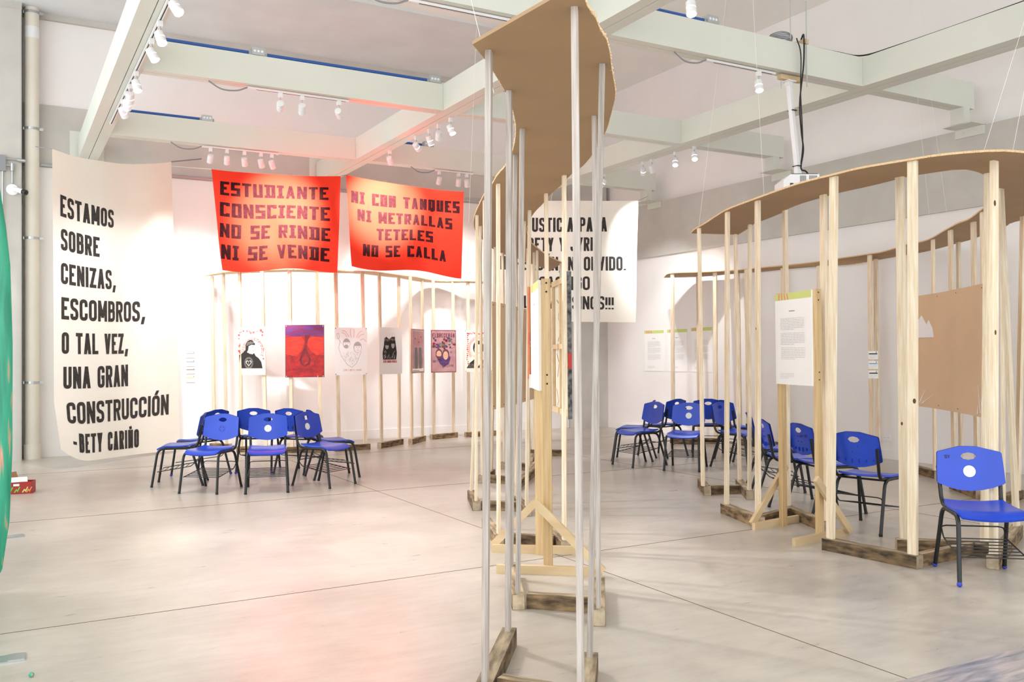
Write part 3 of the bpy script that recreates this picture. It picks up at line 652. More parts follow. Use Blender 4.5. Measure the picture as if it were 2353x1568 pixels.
def canopy(parent, A, B, cuts, th=.015, mtl='mdf'):
    """wavy board between edge lines A and B (same length lists), sawn into boards at the index list cuts"""
    n = len(A); c = [0] + cuts + [n - 1]; org = parent.location
    for a, b in zip(c, c[1:]):
        mb = MB(); vs = []
        k = b - a + 1; g = .0012
        for i in range(a, b + 1):
            for zz in (0, th):
                for P in (A, B): vs.append((P[i].x - org.x, P[i].y - org.y, P[i].z + zz))
        fs = []
        for i in range(k - 1):
            o, e = 4 * i, 4 * i + 4
            fs += [(o, e, e + 1, o + 1), (o + 2, o + 3, e + 3, e + 2), (o, o + 2, e + 2, e), (o + 1, e + 1, e + 3, o + 3)]
        o, e = 0, 4 * (k - 1)
        fs += [(o, o + 1, o + 3, o + 2), (e, e + 2, e + 3, e + 1)]
        # pull the sawn ends apart by a hair so that the seam shows
        if a > 0:
            for j, P in enumerate((A, B)):
                d = (P[a + 1] - P[a]).normalized() * .002
                for q in (0, 2): v = vs[q + j]; vs[q + j] = (v[0] + d.x, v[1] + d.y, v[2])
        mb.add(vs, fs, mtl); o = mb.build('canopy_board', parent)
        fr = MB()
        for P, sgn in ((A, 1), (B, -1)):
            Q = resample(P[a:b + 1], max(3, int(sum((P[i + 1] - P[i]).length for i in range(a, b)) / .014)))
            for i in range(len(Q) - 1):
                d = (Q[i + 1] - Q[i]); nn = Vector((-d.y, d.x, 0)).normalized(); z = Q[i].z
                w0 = random.uniform(.001, .007) * (1.6 if random.random() < .15 else 1)
                p0, p1 = Q[i], Q[i + 1]; mid = (p0 + p1) / 2
                for s in (1, -1):
                    m = mid + nn * w0 * s + d * random.uniform(-.5, .5); zz = z + random.uniform(-.001, th)
                    fr.add([(p0.x - org.x, p0.y - org.y, z - .0004), (p1.x - org.x, p1.y - org.y, z - .0004), (p1.x - org.x, p1.y - org.y, z + th), (p0.x - org.x, p0.y - org.y, z + th), (m.x - org.x, m.y - org.y, zz)],
                           [(0, 1, 4), (1, 2, 4), (2, 3, 4), (3, 0, 4)], 'fray')
        f = fr.build('frayed_edge', o); f['kind'] = 'stuff'
# --- central pavilion
C0 = thing('timber_pavilion', 'tall wavy fibreboard canopy on thin greyish posts in the middle of the hall', 'timber structure', (3.0, 6.0, 0), 0, 'wavy timber canopies')
LA = smooth_line([(1.75, 3.41, 2.82), (1.90, 3.57, 2.82), (2.00, 3.69, 2.82), (2.22, 3.96, 2.82), (2.36, 4.15, 2.82), (2.53, 4.41, 2.82), (2.64, 4.59, 2.82), (2.76, 4.81, 2.82), (2.90, 5.09, 2.82), (3.07, 5.47, 2.82), (3.20, 5.85, 2.82), (3.33, 6.17, 2.82), (3.50, 6.63, 2.82), (3.77, 7.27, 2.82), (3.96, 7.70, 2.82), (4.15, 8.09, 2.82), (4.39, 8.53, 2.82), (4.68, 9.00, 2.82), (4.94, 9.35, 2.82), (5.38, 9.97, 2.82), (5.68, 10.31, 2.82), (6.06, 10.72, 2.82), (6.31, 10.91, 2.82), (6.77, 11.37, 2.82), (7.23, 11.82, 2.82), (7.69, 12.33, 2.82)], 80)
RB = smooth_line([(1.80, 2.62, 2.82)] + [(1.89, 2.78, 2.82), (2.01, 2.88, 2.82), (2.11, 2.99, 2.82), (2.21, 3.08, 2.82), (2.33, 3.22, 2.82), (2.47, 3.40, 2.82), (2.60, 3.56, 2.82), (2.74, 3.74, 2.82), (2.88, 3.96, 2.82), (3.01, 4.17, 2.82), (3.13, 4.37, 2.82), (3.41, 4.91, 2.82), (3.58, 5.29, 2.82), (3.65, 5.52, 2.82), (3.72, 5.70, 2.82), (3.85, 6.01, 2.82), (3.98, 6.36, 2.82), (4.13, 6.70, 2.82), (4.31, 7.14, 2.82), (4.44, 7.43, 2.82), (4.62, 7.79, 2.82), (4.84, 8.21, 2.82), (5.18, 8.76, 2.82), (5.47, 9.19, 2.82), (5.86, 9.68, 2.82), (6.32, 10.24, 2.82), (6.71, 10.66, 2.82), (7.16, 11.12, 2.82)], 80)
canopy(C0, LA, RB, [28, 44, 56, 68])
cp = [(1.820, 3.471, 1.855, 3.457, 2.820), (2.250, 4.035, 2.226, 3.936, 2.820),
      (1.913, 2.869, 1.913, 2.869, 2.820), (2.388, 3.504, 2.397, 3.372, 2.820),
      (2.656, 4.641, 2.668, 4.568, 2.820), (2.956, 5.252, 2.976, 5.189, 2.820),
      (2.884, 4.140, 2.884, 4.140, 2.820), (3.243, 4.650, 3.243, 4.650, 2.820),
      (3.402, 6.241, 3.364, 6.136, 2.820), (3.622, 6.853, 3.622, 6.853, 2.820),
      (3.706, 5.767, 3.641, 5.620, 2.820), (3.925, 6.337, 3.925, 6.337, 2.820),
      (3.973, 7.739, 3.945, 7.619, 2.820), (4.223, 8.330, 4.313, 8.254, 2.820),
      (4.234, 7.223, 4.247, 7.147, 2.820), (4.444, 7.785, 4.550, 7.760, 2.820),
      (4.875, 9.337, 4.875, 9.337, 2.820), (5.201, 9.711, 5.320, 9.792, 2.820),
      (4.914, 8.635, 4.914, 8.635, 2.820), (5.984, 9.891, 5.984, 9.891, 2.820),
      (5.719, 10.321, 5.719, 10.321, 2.820), (6.151, 10.719, 6.151, 10.719, 2.820),
      (5.770, 9.771, 5.770, 9.771, 2.820), (6.049, 10.076, 6.049, 10.076, 2.820),
      (6.818, 11.417, 6.818, 11.417, 2.820), (7.142, 11.126, 7.142, 11.126, 2.820)]
for i in range(0, len(cp), 2):
    a, b = cp[i], cp[i + 1]; d = Vector((b[0] - a[0], b[1] - a[1])).normalized()
    sleeper(C0, a[:2], b[:2], wd=.075)
    for q in (a, b): lean_post(C0, q, wood='wood_grey' if i < 8 else 'wood', sec=(.027, .05), tan=(d.x, d.y))
def cross(parent, a, b, c, d, s=.5, s2=.5, ins=.06, h=.09):
    """bar between two sleepers a-b and c-d"""
    p = Vector(a[:2]).lerp(Vector(b[:2]), s); q = Vector(c[:2]).lerp(Vector(d[:2]), s2); e = (q - p).normalized()
    return sleeper(parent, p + e * ins, q - e * ins, wd=.06, h=h, over=0)
for i, s1, s2 in ((0, .12, .45), (4, .02, .35), (8, .05, .2), (12, .03, .4), (16, .1, .25), (20, .2, .4)): cross(C0, cp[i], cp[i + 1], cp[i + 2], cp[i + 3], s1, s2)
cross(C0, cp[24], cp[25], cp[22], cp[23], .0, .0, .5)

# --- back pavilion (single row of posts)
C1 = thing('timber_pavilion', 'long narrow canopy on pine posts along the back wall, hung with posters', 'timber structure', (5.5, 14.2, 0), 0, 'wavy timber canopies')
NE = smooth_line([(2.872, 15.150, 2.798), (3.02, 14.88, 2.82), (3.14, 14.45, 2.82), (3.35, 14.23, 2.82), (3.87, 13.80, 2.82), (4.60, 13.66, 2.82), (5.19, 13.64, 2.82), (5.45, 13.78, 2.82), (5.94, 14.10, 2.82), (6.16, 14.19, 2.82), (6.50, 14.53, 2.82), (6.94, 14.85, 2.82), (7.35, 14.67, 2.82), (7.79, 14.64, 2.82), (8.42, 14.75, 2.82)], 70)
FE = []
for i, p in enumerate(NE):
    a, b = NE[max(i - 1, 0)], NE[min(i + 1, 69)]; d = (b - a).normalized(); n = Vector((-d.y, d.x)).normalized(); k = min(1, i / 6)
    f = Vector((p.x, p.y)) + n * (.04 + .30 * k); FE.append(Vector((f.x, min(f.y, 15.2), p.z)))
canopy(C1, NE, FE, [24, 48], mtl='mdf_pale')
bp = [(3.008, 15.100, 2.980, 15.100, 2.796), (3.160, 14.902, 3.117, 14.893, 2.820), (3.265, 14.339, 3.275, 14.466, 2.820), (3.588, 14.121, 3.525, 14.066, 2.820), (3.914, 13.823, 3.888, 13.837, 2.820), (4.294, 13.566, 4.281, 13.721, 2.820), (4.599, 13.624, 4.611, 13.783, 2.820), (5.026, 13.603, 5.046, 13.762, 2.820), (5.320, 13.663, 5.358, 13.818, 2.820), (5.777, 14.023, 5.841, 14.169, 2.820), (5.989, 13.994, 6.041, 14.145, 2.820), (6.344, 14.360, 6.419, 14.502, 2.820), (6.646, 14.543, 6.715, 14.687, 2.820), (7.089, 14.665, 7.162, 14.807, 2.820), (7.358, 14.601, 7.434, 14.741, 2.820), (7.853, 14.604, 7.932, 14.743, 2.820)]
for i, q in enumerate(bp):
    r = bp[min(i + 1, len(bp) - 1)]; l = bp[max(i - 1, 0)]; d = Vector((r[0] - l[0], r[1] - l[1])).normalized()
    lean_post(C1, q, tan=(d.x, d.y), sec=(.03, .055))
for i, j in ((0, 1), (2, 3), (4, 5), (6, 7), (8, 9), (10, 11), (12, 13), (14, 15)): sleeper(C1, bp[i][:2], bp[j][:2], wd=.075, h=.09, over=.07)

# --- right pavilion, bent like a horseshoe
C2 = thing('timber_pavilion', 'wide horseshoe-shaped canopy on pale pine posts at right', 'timber structure', (7.5, 6.5, 0), 0, 'wavy timber canopies')
RO = smooth_line([(6.67, 7.72, 2.82), (6.50, 7.46, 2.82), (6.30, 7.07, 2.82), (6.03, 6.59, 2.82), (5.86, 6.25, 2.82), (5.69, 5.75, 2.82), (5.51, 5.18, 2.82), (5.46, 4.93, 2.82), (5.44, 4.67, 2.82), (5.42, 4.46, 2.82), (5.45, 4.27, 2.82), (5.50, 4.05, 2.82), (5.54, 3.90, 2.82), (5.64, 3.74, 2.82), (5.80, 3.60, 2.82), (5.98, 3.56, 2.82)] + [(6.75, 3.45, 2.82), (7.35, 3.35, 2.82), (8.05, 3.55, 2.82), (8.65, 4.15, 2.82)] + [(9.07, 5.43, 2.82), (9.36, 5.78, 2.82), (9.74, 6.23, 2.82), (10.08, 6.64, 2.82), (10.34, 7.05, 2.82), (10.600, 7.478, 2.817), (10.600, 7.740, 2.792), (10.600, 8.074, 2.777), (10.600, 8.477, 2.754), (10.600, 8.779, 2.738), (10.600, 9.062, 2.744), (10.600, 9.422, 2.763), (10.600, 10.013, 2.774), (10.600, 10.171, 2.776), (10.600, 10.587, 2.777), (10.600, 11.053, 2.795), (10.600, 11.412, 2.799), (10.600, 11.726, 2.803), (10.600, 12.131, 2.816), (10.47, 12.34, 2.82), (10.19, 12.53, 2.82)], 150)
RI = smooth_line([(7.23, 7.57, 2.82), (6.97, 7.15, 2.82), (6.74, 6.81, 2.82), (6.70, 6.69, 2.82), (6.46, 6.16, 2.82), (6.36, 6.02, 2.82), (6.23, 5.73, 2.82), (6.15, 5.44, 2.82), (6.09, 5.20, 2.82), (6.06, 4.84, 2.82), (6.01, 4.55, 2.82), (5.99, 4.46, 2.82), (6.01, 4.38, 2.82), (6.04, 4.23, 2.82), (6.07, 4.13, 2.82), (6.11, 4.09, 2.82), (6.22, 4.09, 2.82), (6.37, 4.12, 2.82), (6.54, 4.18, 2.82)] + [(6.82, 4.31, 2.82), (7.21, 4.54, 2.82), (7.57, 4.78, 2.82)] + [(7.85, 5.02, 2.82), (8.51, 5.63, 2.82), (8.72, 5.91, 2.82), (9.14, 6.36, 2.82), (9.62, 6.87, 2.82), (9.80, 7.16, 2.82), (9.86, 7.38, 2.82), (10.05, 7.66, 2.82), (10.31, 8.10, 2.82), (10.34, 8.33, 2.82), (10.40, 8.61, 2.82), (10.43, 8.92, 2.82), (10.52, 9.29, 2.82), (10.54, 9.71, 2.82), (10.44, 10.43, 2.82), (10.40, 10.90, 2.82), (10.34, 11.05, 2.82), (10.11, 11.45, 2.82), (9.75, 11.81, 2.82), (10.19, 12.53, 2.82)], 150)
canopy(C2, RO, RI, [16, 52, 74, 100, 124])
rp = [(6.440, 7.308, 6.475, 7.365, 2.820), (7.086, 7.441, 7.183, 7.569, 2.820), (6.634, 6.829, 6.768, 6.916, 2.820),
      (5.856, 6.324, 5.969, 6.390, 2.820), (5.641, 5.709, 5.766, 5.794, 2.820), (6.270, 5.965, 6.389, 6.072, 2.820), (5.966, 5.268, 6.043, 5.314, 2.820),
      (5.434, 4.751, 5.488, 4.722, 2.820), (5.486, 4.086, 5.533, 4.078, 2.820), (5.892, 4.456, 5.955, 4.501, 2.820), (6.294, 4.086, 6.435, 4.103, 2.820),
      (5.946, 3.794, 6.043, 3.808, 2.820), (7.068, 4.314, 7.131, 4.444, 2.820),
      (9.678, 11.698, 9.792, 11.811, 2.820), (10.345, 11.817, 10.451, 11.937, 2.820), (10.171, 11.209, 10.285, 11.321, 2.820), (10.446, 10.949, 10.550, 11.071, 2.800), (10.431, 10.746, 10.431, 10.746, 2.820),
      (10.550, 10.085, 10.550, 10.085, 2.818), (10.550, 9.377, 10.550, 9.377, 2.764), (10.513, 8.458, 10.405, 8.360, 2.820), (10.422, 8.283, 10.550, 8.379, 2.768), (9.809, 7.302, 9.939, 7.395, 2.820),
      (9.539, 6.793, 9.677, 6.873, 2.820), (8.948, 6.138, 9.078, 6.232, 2.820), (10.035, 6.797, 10.171, 6.881, 2.820), (8.596, 5.645, 8.729, 5.733, 2.820), (8.050, 5.206, 8.187, 5.288, 2.820),
      (8.874, 5.399, 8.802, 5.256, 2.820), (7.803, 4.881, 7.685, 4.774, 2.820)]
def tang(i):
    p = Vector(rp[i][2:5]); best = min(range(149), key=lambda k: min((RO[k] - p).length, (RI[k] - p).length)); k = min(max(best, 1), 148)
    return ((RO[k + 1] - RO[k - 1]) + (RI[k + 1] - RI[k - 1])).normalized()
for i, q in enumerate(rp):
    d = tang(i); lean_post(C2, q, tan=(d.x, d.y), sec=(.032, .066))
for i, j, ov in ((3, 4, .05), (1, 2, .05), (7, 8, .05), (5, 6, .05), (9, 10, .06), (11, 12, .06), (13, 15, .05), (22, 23, .06), (24, 26, .05), (28, 27, .05)):
    sleeper(C2, rp[i][:2], rp[j][:2], wd=.08, over=ov)
sleeper(C2, (6.435, 7.237), (6.776, 7.719), wd=.075, over=.03)
cross(C2, rp[0], rp[0], rp[1], rp[2], .5, .5); cross(C2, rp[4], rp[3], rp[5], rp[6], .05, .1); cross(C2, rp[8], rp[7], rp[9], rp[10], .0, .9); cross(C2, rp[11], rp[12], rp[10], rp[9], .2, .2)
sleeper(C2, rp[16][:2], rp[18][:2], wd=.07); sleeper(C2, rp[19][:2], rp[20][:2], wd=.07); cross(C2, rp[24], rp[26], rp[28], rp[27], .5, .5)
# a few dark knots on the nearest posts of the right pavilion are part of the wood
def knot(parent, i, z, r=.012, sx=0.0):
    b = Vector((rp[i][0], rp[i][1], .09)); tp = Vector(rp[i][2:5]); p = b.lerp(tp, (z - .09) / 2.73)
    v = (Vector((0, 0, 1.5)) - p); v.z = 0; v.normalize(); d = tang(i); nrm = Vector((-d.y, d.x, 0)); nrm = nrm if nrm.dot(v) > 0 else -nrm
    c = p + nrm * .0168 + Vector((d.x, d.y, 0)) * sx - parent.location; mb = MB()
    t = Vector((d.x, d.y, 0)); n = 12
    mb.add([c + t * r * math.cos(2 * PI * k / n) + Vector((0, 0, 1)) * r * 1.5 * math.sin(2 * PI * k / n) for k in range(n)], [tuple(range(n))], 'knot'); return mb.build('knot', parent)
for i, z, r, sx in ((11, 2.52, .014, -.02), (11, 1.62, .012, -.01), (8, 1.15, .012, .02), (4, 1.7, .008, 0), (9, .95, .009, .0)): knot(C2, i, z, r, sx)

# ------------------------------------------------------------------ flat works: posters, cards, panels
class Draw:
    """little drawing surface: x to the right, z up, in metres from the lower left corner; layers step 0.4 mm forward"""
    def __init__(s, w, h, base, th=.006): s.w, s.h, s.mb = w, h, MB(); s.mb.box((0, 0, 0), (w, th, h), base); s.k = 0
    def poly(s, P, m):
        s.k += 1; y = -.0008 - .00004 * s.k
        A = sum(P[i][0] * P[(i + 1) % len(P)][1] - P[(i + 1) % len(P)][0] * P[i][1] for i in range(len(P)))
        if A < 0: P = P[::-1]
        s.mb.add([(x * s.w, y, z * s.h) for x, z in P], [tuple(range(len(P)))], m)
    def ell(s, cx, cz, rx, rz, m, n=20, a0=0, a1=2 * PI): s.poly([(cx + rx * math.cos(a0 + (a1 - a0) * k / n), cz + rz * math.sin(a0 + (a1 - a0) * k / n)) for k in range(n)], m)
    def line(s, P, t, m, closed=False):
        s.k += 1; y = -.0008 - .00004 * s.k
        for q in ribbon([(x * s.w, z * s.h) for x, z in P], t, closed): s.mb.add([(p.x, y, p.y) for p in q[::-1]], [(0, 1, 2, 3)], m)
    def rect(s, a, b, c, d, m): s.poly([(a, b), (c, b), (c, d), (a, d)], m)
    def text(s, txt, x, z, wd, ht, m, tk=.16, slab=False):
        s.k += 1; y = -.0008 - .00004 * s.k; LH = ht * s.h; LW = wd * s.w; t = LH * tk; gap = LH * .12
        _, w1 = text_quads(txt, LH, 1., t, gap, GL, 0); _, w0 = text_quads(txt, LH, 0., t, gap, GL, 0); W = max((LW - w0) / (w1 - w0), .05 * LH)
        qs, tot = text_quads(txt, LH, W, t, gap, GL, 0)
        for q in qs: s.mb.add([(x * s.w + p.x * LW / tot, y, z * s.h + p.y) for p in q[::-1]], [(0, 1, 2, 3)], m)
    def heart(s, cx, cz, r, m, t=None):
        P = [(cx + r * .062 * 16 * math.sin(a) ** 3 / s.w * s.w, cz + r * .062 * (13 * math.cos(a) - 5 * math.cos(2 * a) - 2 * math.cos(3 * a) - math.cos(4 * a)) * s.w / s.h) for a in [2 * PI * k / 22 for k in range(22)]]
        if t: s.line(P, t, m, True)
        else: s.poly(P, m)
    def textlines(s, x0, x1, z0, z1, n, m, t=.0022):
        for i in range(n):
            z = z1 - (z1 - z0) * i / max(n - 1, 1); e = x1 if i < n - 1 else x0 + (x1 - x0) * .6
            x = x0
            while x < e:
                l = random.uniform(.05, .16) * (x1 - x0); s.line([(x, z), (min(x + l, e), z)], t, m); x += l + .02 * (x1 - x0)
    def place(s, name, a, b, z0, parent=None):
        a, b = Vector((*a, z0)), Vector((*b, z0)); d = b - a
        return s.mb.build(name, parent, loc=a, rz=math.atan2(d.y, d.x))
def sheet(a, b, z0, z1, base, th=.006):
    w_ = math.hypot(b[0] - a[0], b[1] - a[1]); return Draw(w_, z1 - z0, base, th)
def pins(D, m='chrome', ins=.03):
    for x in (ins, 1 - ins):
        for z in (ins * .7, 1 - ins * .7): D.ell(x, z, .008 / D.w, .008 / D.h, m, 8)
GP = 'posters on the back posts'

def beanie_portrait(D):
    # black print of a person in a knitted cap with a ring of red petals
    for k in range(46):
        a = PI * (-.12 + 1.24 * k / 45)
        for r in (.30, .345):
            x, z = .56 + r * 1.05 * math.cos(a), .50 + r * .78 * math.sin(a)
            D.ell(x + random.uniform(-.01, .01), z + random.uniform(-.008, .008), .016, .011, 'pink_ink' if random.random() < .6 else 'red_ink', 6)
    for k in range(34):
        e = random.choice((0, 1, 2)); x, z = (random.uniform(.06, .94), random.uniform(.87, .95)) if e == 0 else (random.uniform(.06, .12) if e == 1 else random.uniform(.88, .94), random.uniform(.25, .93))
        D.heart(x, z, random.uniform(.022, .042), 'red_ink' if random.random() < .5 else 'pink_ink')
    D.ell(.56, .52, .255, .19, 'cream_paper', 28)
    D.poly([(.08, .14), (.08, .41), (.22, .47), (.30, .52), (.46, .44), (.60, .47), (.66, .40), (.78, .34), (.86, .27), (.90, .14)], 'ink')
    D.poly([(.34, .48), (.36, .63), (.50, .66), (.62, .60), (.65, .52), (.63, .47), (.55, .43), (.44, .45)], 'cream_paper')
    D.poly([(.30, .52), (.31, .63), (.36, .70), (.46, .735), (.57, .715), (.645, .65), (.64, .62), (.52, .63), (.42, .60), (.40, .52), (.35, .47)], 'ink')
    for k in range(7): D.line([(.35 + .04 * k, .61 + .008 * k), (.38 + .035 * k, .70 - .004 * abs(k - 3))], .003, 'cream_paper')
    D.line([(.53, .585), (.60, .59)], .005, 'ink'); D.ell(.565, .568, .012, .006, 'ink', 8); D.line([(.60, .56), (.635, .535), (.605, .528)], .004, 'ink'); D.line([(.56, .50), (.60, .505)], .005, 'ink')
    for k in range(40):
        a = 2 * PI * k / 40; D.line([(.42 + .11 * math.cos(a), .25 + .085 * math.sin(a)), (.42 + .16 * math.cos(a), .25 + .125 * math.sin(a))], .0018, 'cream_paper')
    D.heart(.42, .25, .10, 'cream_paper'); D.heart(.42, .25, .075, 'ink'); D.line([(.39, .28), (.43, .25), (.41, .21)], .003, 'cream_paper')
def red_canvas(D):
    D.poly([(0, .80), (.3, .77), (.5, .80), (.75, .77), (1, .79), (1, 1), (0, 1)], 'paint_violet')
    D.poly([(0, .45), (0, .75), (.2, .775), (.42, .78), (.50, .68), (.42, .52), (.30, .40), (.12, .42)], 'paint_orange')
    D.poly([(1, .42), (1, .76), (.7, .78), (.56, .74), (.56, .62), (.66, .5), (.80, .42)], 'paint_orange')
    D.poly([(.50, .80), (.66, .82), (.58, .70), (.55, .55), (.60, .44), (.66, .34), (.62, .24), (.50, .2), (.40, .24), (.36, .34), (.42, .46), (.49, .58), (.51, .70)], 'paint_dark')
    D.poly([(.52, .45), (.60, .36), (.58, .27), (.50, .235), (.43, .28), (.42, .36)], 'paint_red')
    for P in ([(.06, .40), (.14, .42), (.2, .30), (.3, .2), (.5, .16), (.7, .2), (.8, .34), (.9, .44), (1, .46)], [(.02, .10), (.2, .15), (.45, .11), (.7, .16), (1, .2)], [(.6, .44), (.72, .34), (.78, .2), (.92, .1)], [(.25, .42), (.16, .3), (.2, .16), (.3, .08)]): D.line([(p.x, p.y) for p in bez([(*q, 0) for q in P], 5)], .005, 'paint_dark')
    D.line([(.008, .005), (.992, .005), (.992, .995), (.008, .995)], .008, 'maroon', True); pins(D)
def heart_couple(D):
    for P in ([(.5, .78), (.48, .92), (.50, .98)], [(.58, .78), (.60, .92), (.57, .98)], [(.44, .80), (.32, .92), (.22, .93)], [(.40, .78), (.30, .87), (.22, .89)], [(.66, .78), (.76, .90), (.86, .93)], [(.70, .76), (.8, .84), (.9, .86)], [(.76, .72), (.88, .76), (.97, .70)]): D.line([(p.x, p.y) for p in bez([(*q, 0) for q in P], 5)], .006, 'pink_ink')
    D.poly([(.16, .72), (.28, .80), (.5, .79), (.72, .78), (.84, .68), (.82, .50), (.66, .24), (.52, .16), (.38, .22), (.2, .40), (.12, .56)], 'paper')
    D.line([(.16, .72), (.12, .56), (.2, .40), (.38, .22), (.52, .16), (.66, .24), (.82, .50)], .004, 'grey_ink')
    for cx, cz, s in ((.36, .66, 1), (.70, .58, 1.1)):
        D.ell(cx, cz, .115 * s, .105 * s, 'pale_ink', 24); D.ell(cx + .005, cz - .012, .10 * s, .088 * s, 'paper', 24)
        D.poly([(cx + .115 * s * math.cos(a), cz + .11 * s * math.sin(a)) for a in [PI * (.08 + .84 * k / 12) for k in range(13)]], 'pale_ink')
        D.ell(cx - .035, cz + .005, .012, .006, 'grey_ink', 8); D.ell(cx + .045, cz + .005, .012, .006, 'grey_ink', 8); D.line([(cx + .005, cz - .01), (cx + .02, cz - .035), (cx, cz - .038)], .002, 'grey_ink'); D.line([(cx - .03, cz - .06), (cx + .01, cz - .068), (cx + .045, cz - .056)], .003, 'grey_ink')
    D.ell(.35, .60, .07, .04, 'pale_ink', 16)
    for k in range(60):
        x, z = random.uniform(.22, .72), random.uniform(.24, .50)
        if z > .2 + abs(x - .5) * .75: D.line([(x, z), (x + random.uniform(-.04, .04), z - random.uniform(.02, .05))], .0022, 'grey_ink')
    D.line([(.06, .86), (.12, .88), (.14, .78), (.09, .76)], .004, 'grey_ink', True); D.line([(.12, .76), (.20, .66)], .004, 'grey_ink')
    D.text('JYRI Y BETY, VIVEN', .25, .085, .56, .035, 'pink_ink', .14); pins(D, 'grey_ink')
def dark_pair(D):
    D.poly([(.16, .31), (.14, .45), (.2, .62), (.22, .76), (.30, .80), (.42, .75), (.55, .80), (.68, .80), (.72, .62), (.76, .46), (.73, .31)], 'ink')
    for cx, cz, rx, rz in ((.33, .595, .075, .06), (.59, .625, .07, .075)):
        D.ell(cx, cz, rx, rz, 'pale_ink', 18); D.poly([(cx + rx * 1.15 * math.cos(a), cz + rz * 1.2 * math.sin(a)) for a in [PI * (.1 + .8 * k / 8) for k in range(9)]], 'ink')
        D.line([(cx - .03, cz + .005), (cx - .01, cz + .005)], .003, 'ink'); D.line([(cx + .02, cz + .005), (cx + .04, cz + .005)], .003, 'ink'); D.line([(cx - .02, cz - .03), (cx + .025, cz - .03)], .003, 'ink')
    for k in range(26):
        x, z = random.uniform(.18, .72), random.uniform(.32, .48); D.line([(x, z), (x + .015, z + .04)], .004, 'paper')
    for k in range(12):
        x = .22 + .045 * k; z = .70 + .03 * random.random(); D.line([(x, z), (x + .01, z + .045)], .004, 'paper')
    for x in (.30, .43, .56, .66): D.line([(x, .80), (x + .005, .85), (x - .02, .88)], .002, 'pale_ink'); D.line([(x + .005, .85), (x + .025, .88)], .002, 'pale_ink')
    D.text('OTROS MUNDOS POSIBLES', .17, .245, .58, .05, 'red_ink', .15)
def two_towers(D):
    D.rect(0, 0, 1, 1, 'mauve'); D.rect(.05, .03, .95, .965, 'cream_paper'); D.rect(.07, .105, .93, .955, 'mauve'); D.line([(.05, .03), (.95, .03), (.95, .965), (.05, .965)], .004, 'maroon', True)
    for x0, x1, xa, xb in ((.26, .45, .23, .50), (.57, .76, .56, .82)): D.poly([(x0 + .03, .10), (x1 + .02, .10), (xb, .25), (x1, .58), (x0, .58), (xa, .25)], 'grey_ink')
    for cx, cz in ((.30, .78), (.74, .82), (.58, .70)):
        for k in range(8): D.line([(cx, cz), (cx + .12 * math.cos(k * PI / 4), cz + .055 * math.sin(k * PI / 4))], .004, 'pink_ink')
        D.ell(cx, cz, .05, .02, 'red_ink', 10)
    D.line([(.36, .60), (.40, .68)], .004, 'ink'); D.textlines(.1, .9, .055, .055, 1, 'ink', .008); pins(D)
def floral(D):
    D.line([(.02, .015), (.98, .015), (.98, .985), (.02, .985)], .009, 'maroon', True)
    D.text('FLORECERÁN', .06, .82, .88, .10, 'maroon', .2)
    for k in range(38):
        x, z = random.gauss(.5, .2), random.gauss(.66, .07); x = min(max(x, .1), .92)
        D.ell(x, min(z, .80), random.uniform(.03, .07), random.uniform(.018, .035), random.choice(('green_ink', 'purple', 'maroon', 'paint_dark', 'grey_ink', 'green_ink')), 8)
    D.line([(p.x, p.y) for p in bez([(.80, .56, 0), (.93, .60, 0), (.95, .68, 0), (.87, .69, 0), (.88, .65, 0)], 5)], .006, 'maroon')
    D.poly([(.18, .40), (.3, .46), (.6, .44), (.78, .36), (.70, .2), (.5, .13), (.36, .2)], 'purple')
    D.ell(.31, .45, .13, .11, 'maroon', 20); D.ell(.31, .425, .10, .09, 'skin_print', 20); D.poly([(.21, .41), (.24, .345), (.31, .325), (.38, .345), (.41, .41), (.36, .38), (.31, .385), (.26, .38)], 'maroon')
    D.ell(.58, .43, .14, .12, 'maroon', 20); D.ell(.575, .40, .10, .10, 'skin_print', 20)
    for cx, cz in ((.31, .435), (.575, .41)):
        for d in (-.04, .04): D.ell(cx + d, cz, .012, .006, 'ink', 8)
        D.line([(cx - .025, cz - .055), (cx + .025, cz - .055)], .003, 'red_ink')
    D.ell(.53, .19, .08, .05, 'purple', 14)
    for x, z, s, a in ((.07, .24, 'BETY', -.12), (.45, .09, 'Y', 0), (.60, .13, 'JYRI', .12)): D.text(s, x, z, .28 if len(s) > 1 else .05, .055, 'maroon', .12)
    pins(D, 'maroon')
def ring_portrait(D):
    for k in range(16):
        D.ell(.10 + random.uniform(-.02, .03), .20 + .72 * k / 15, .03, .018, random.choice(('red_ink', 'pink_ink')), 8); D.ell(.1 + .8 * k / 15, .92 + random.uniform(-.015, .02), .028, .02, random.choice(('red_ink', 'pink_ink')), 8); D.ell(.92, .2 + .72 * k / 15, .028, .018, random.choice(('red_ink', 'pink_ink')), 8)
    for k in range(44):
        a = PI * (-.2 + 1.4 * k / 43)
        for r in (.33, .375): D.ell(.5 + r * math.cos(a), .54 + r * .8 * math.sin(a), .016, .011, 'pink_ink', 6)
    D.ell(.5, .56, .29, .22, 'cream_paper', 26); D.ell(.5, .58, .20, .17, 'ink', 22); D.ell(.5, .53, .15, .13, 'cream_paper', 22)
    D.poly([(.06, .10), (.18, .22), (.34, .30), (.42, .36), (.56, .34), (.68, .28), (.84, .2), (.94, .10)], 'ink'); D.poly([(.36, .28), (.5, .14), (.62, .28), (.5, .36)], 'cream_paper')
    for d in (-.06, .06): D.line([(.5 + d - .03, .555), (.5 + d + .03, .56)], .004, 'ink')
    D.line([(.44, .465), (.5, .45), (.56, .467)], .005, 'ink')
    for k in range(14): D.line([(.1 + .055 * k, .12), (.12 + .055 * k, .2)], .003, 'cream_paper')
    pins(D, 'grey_ink')
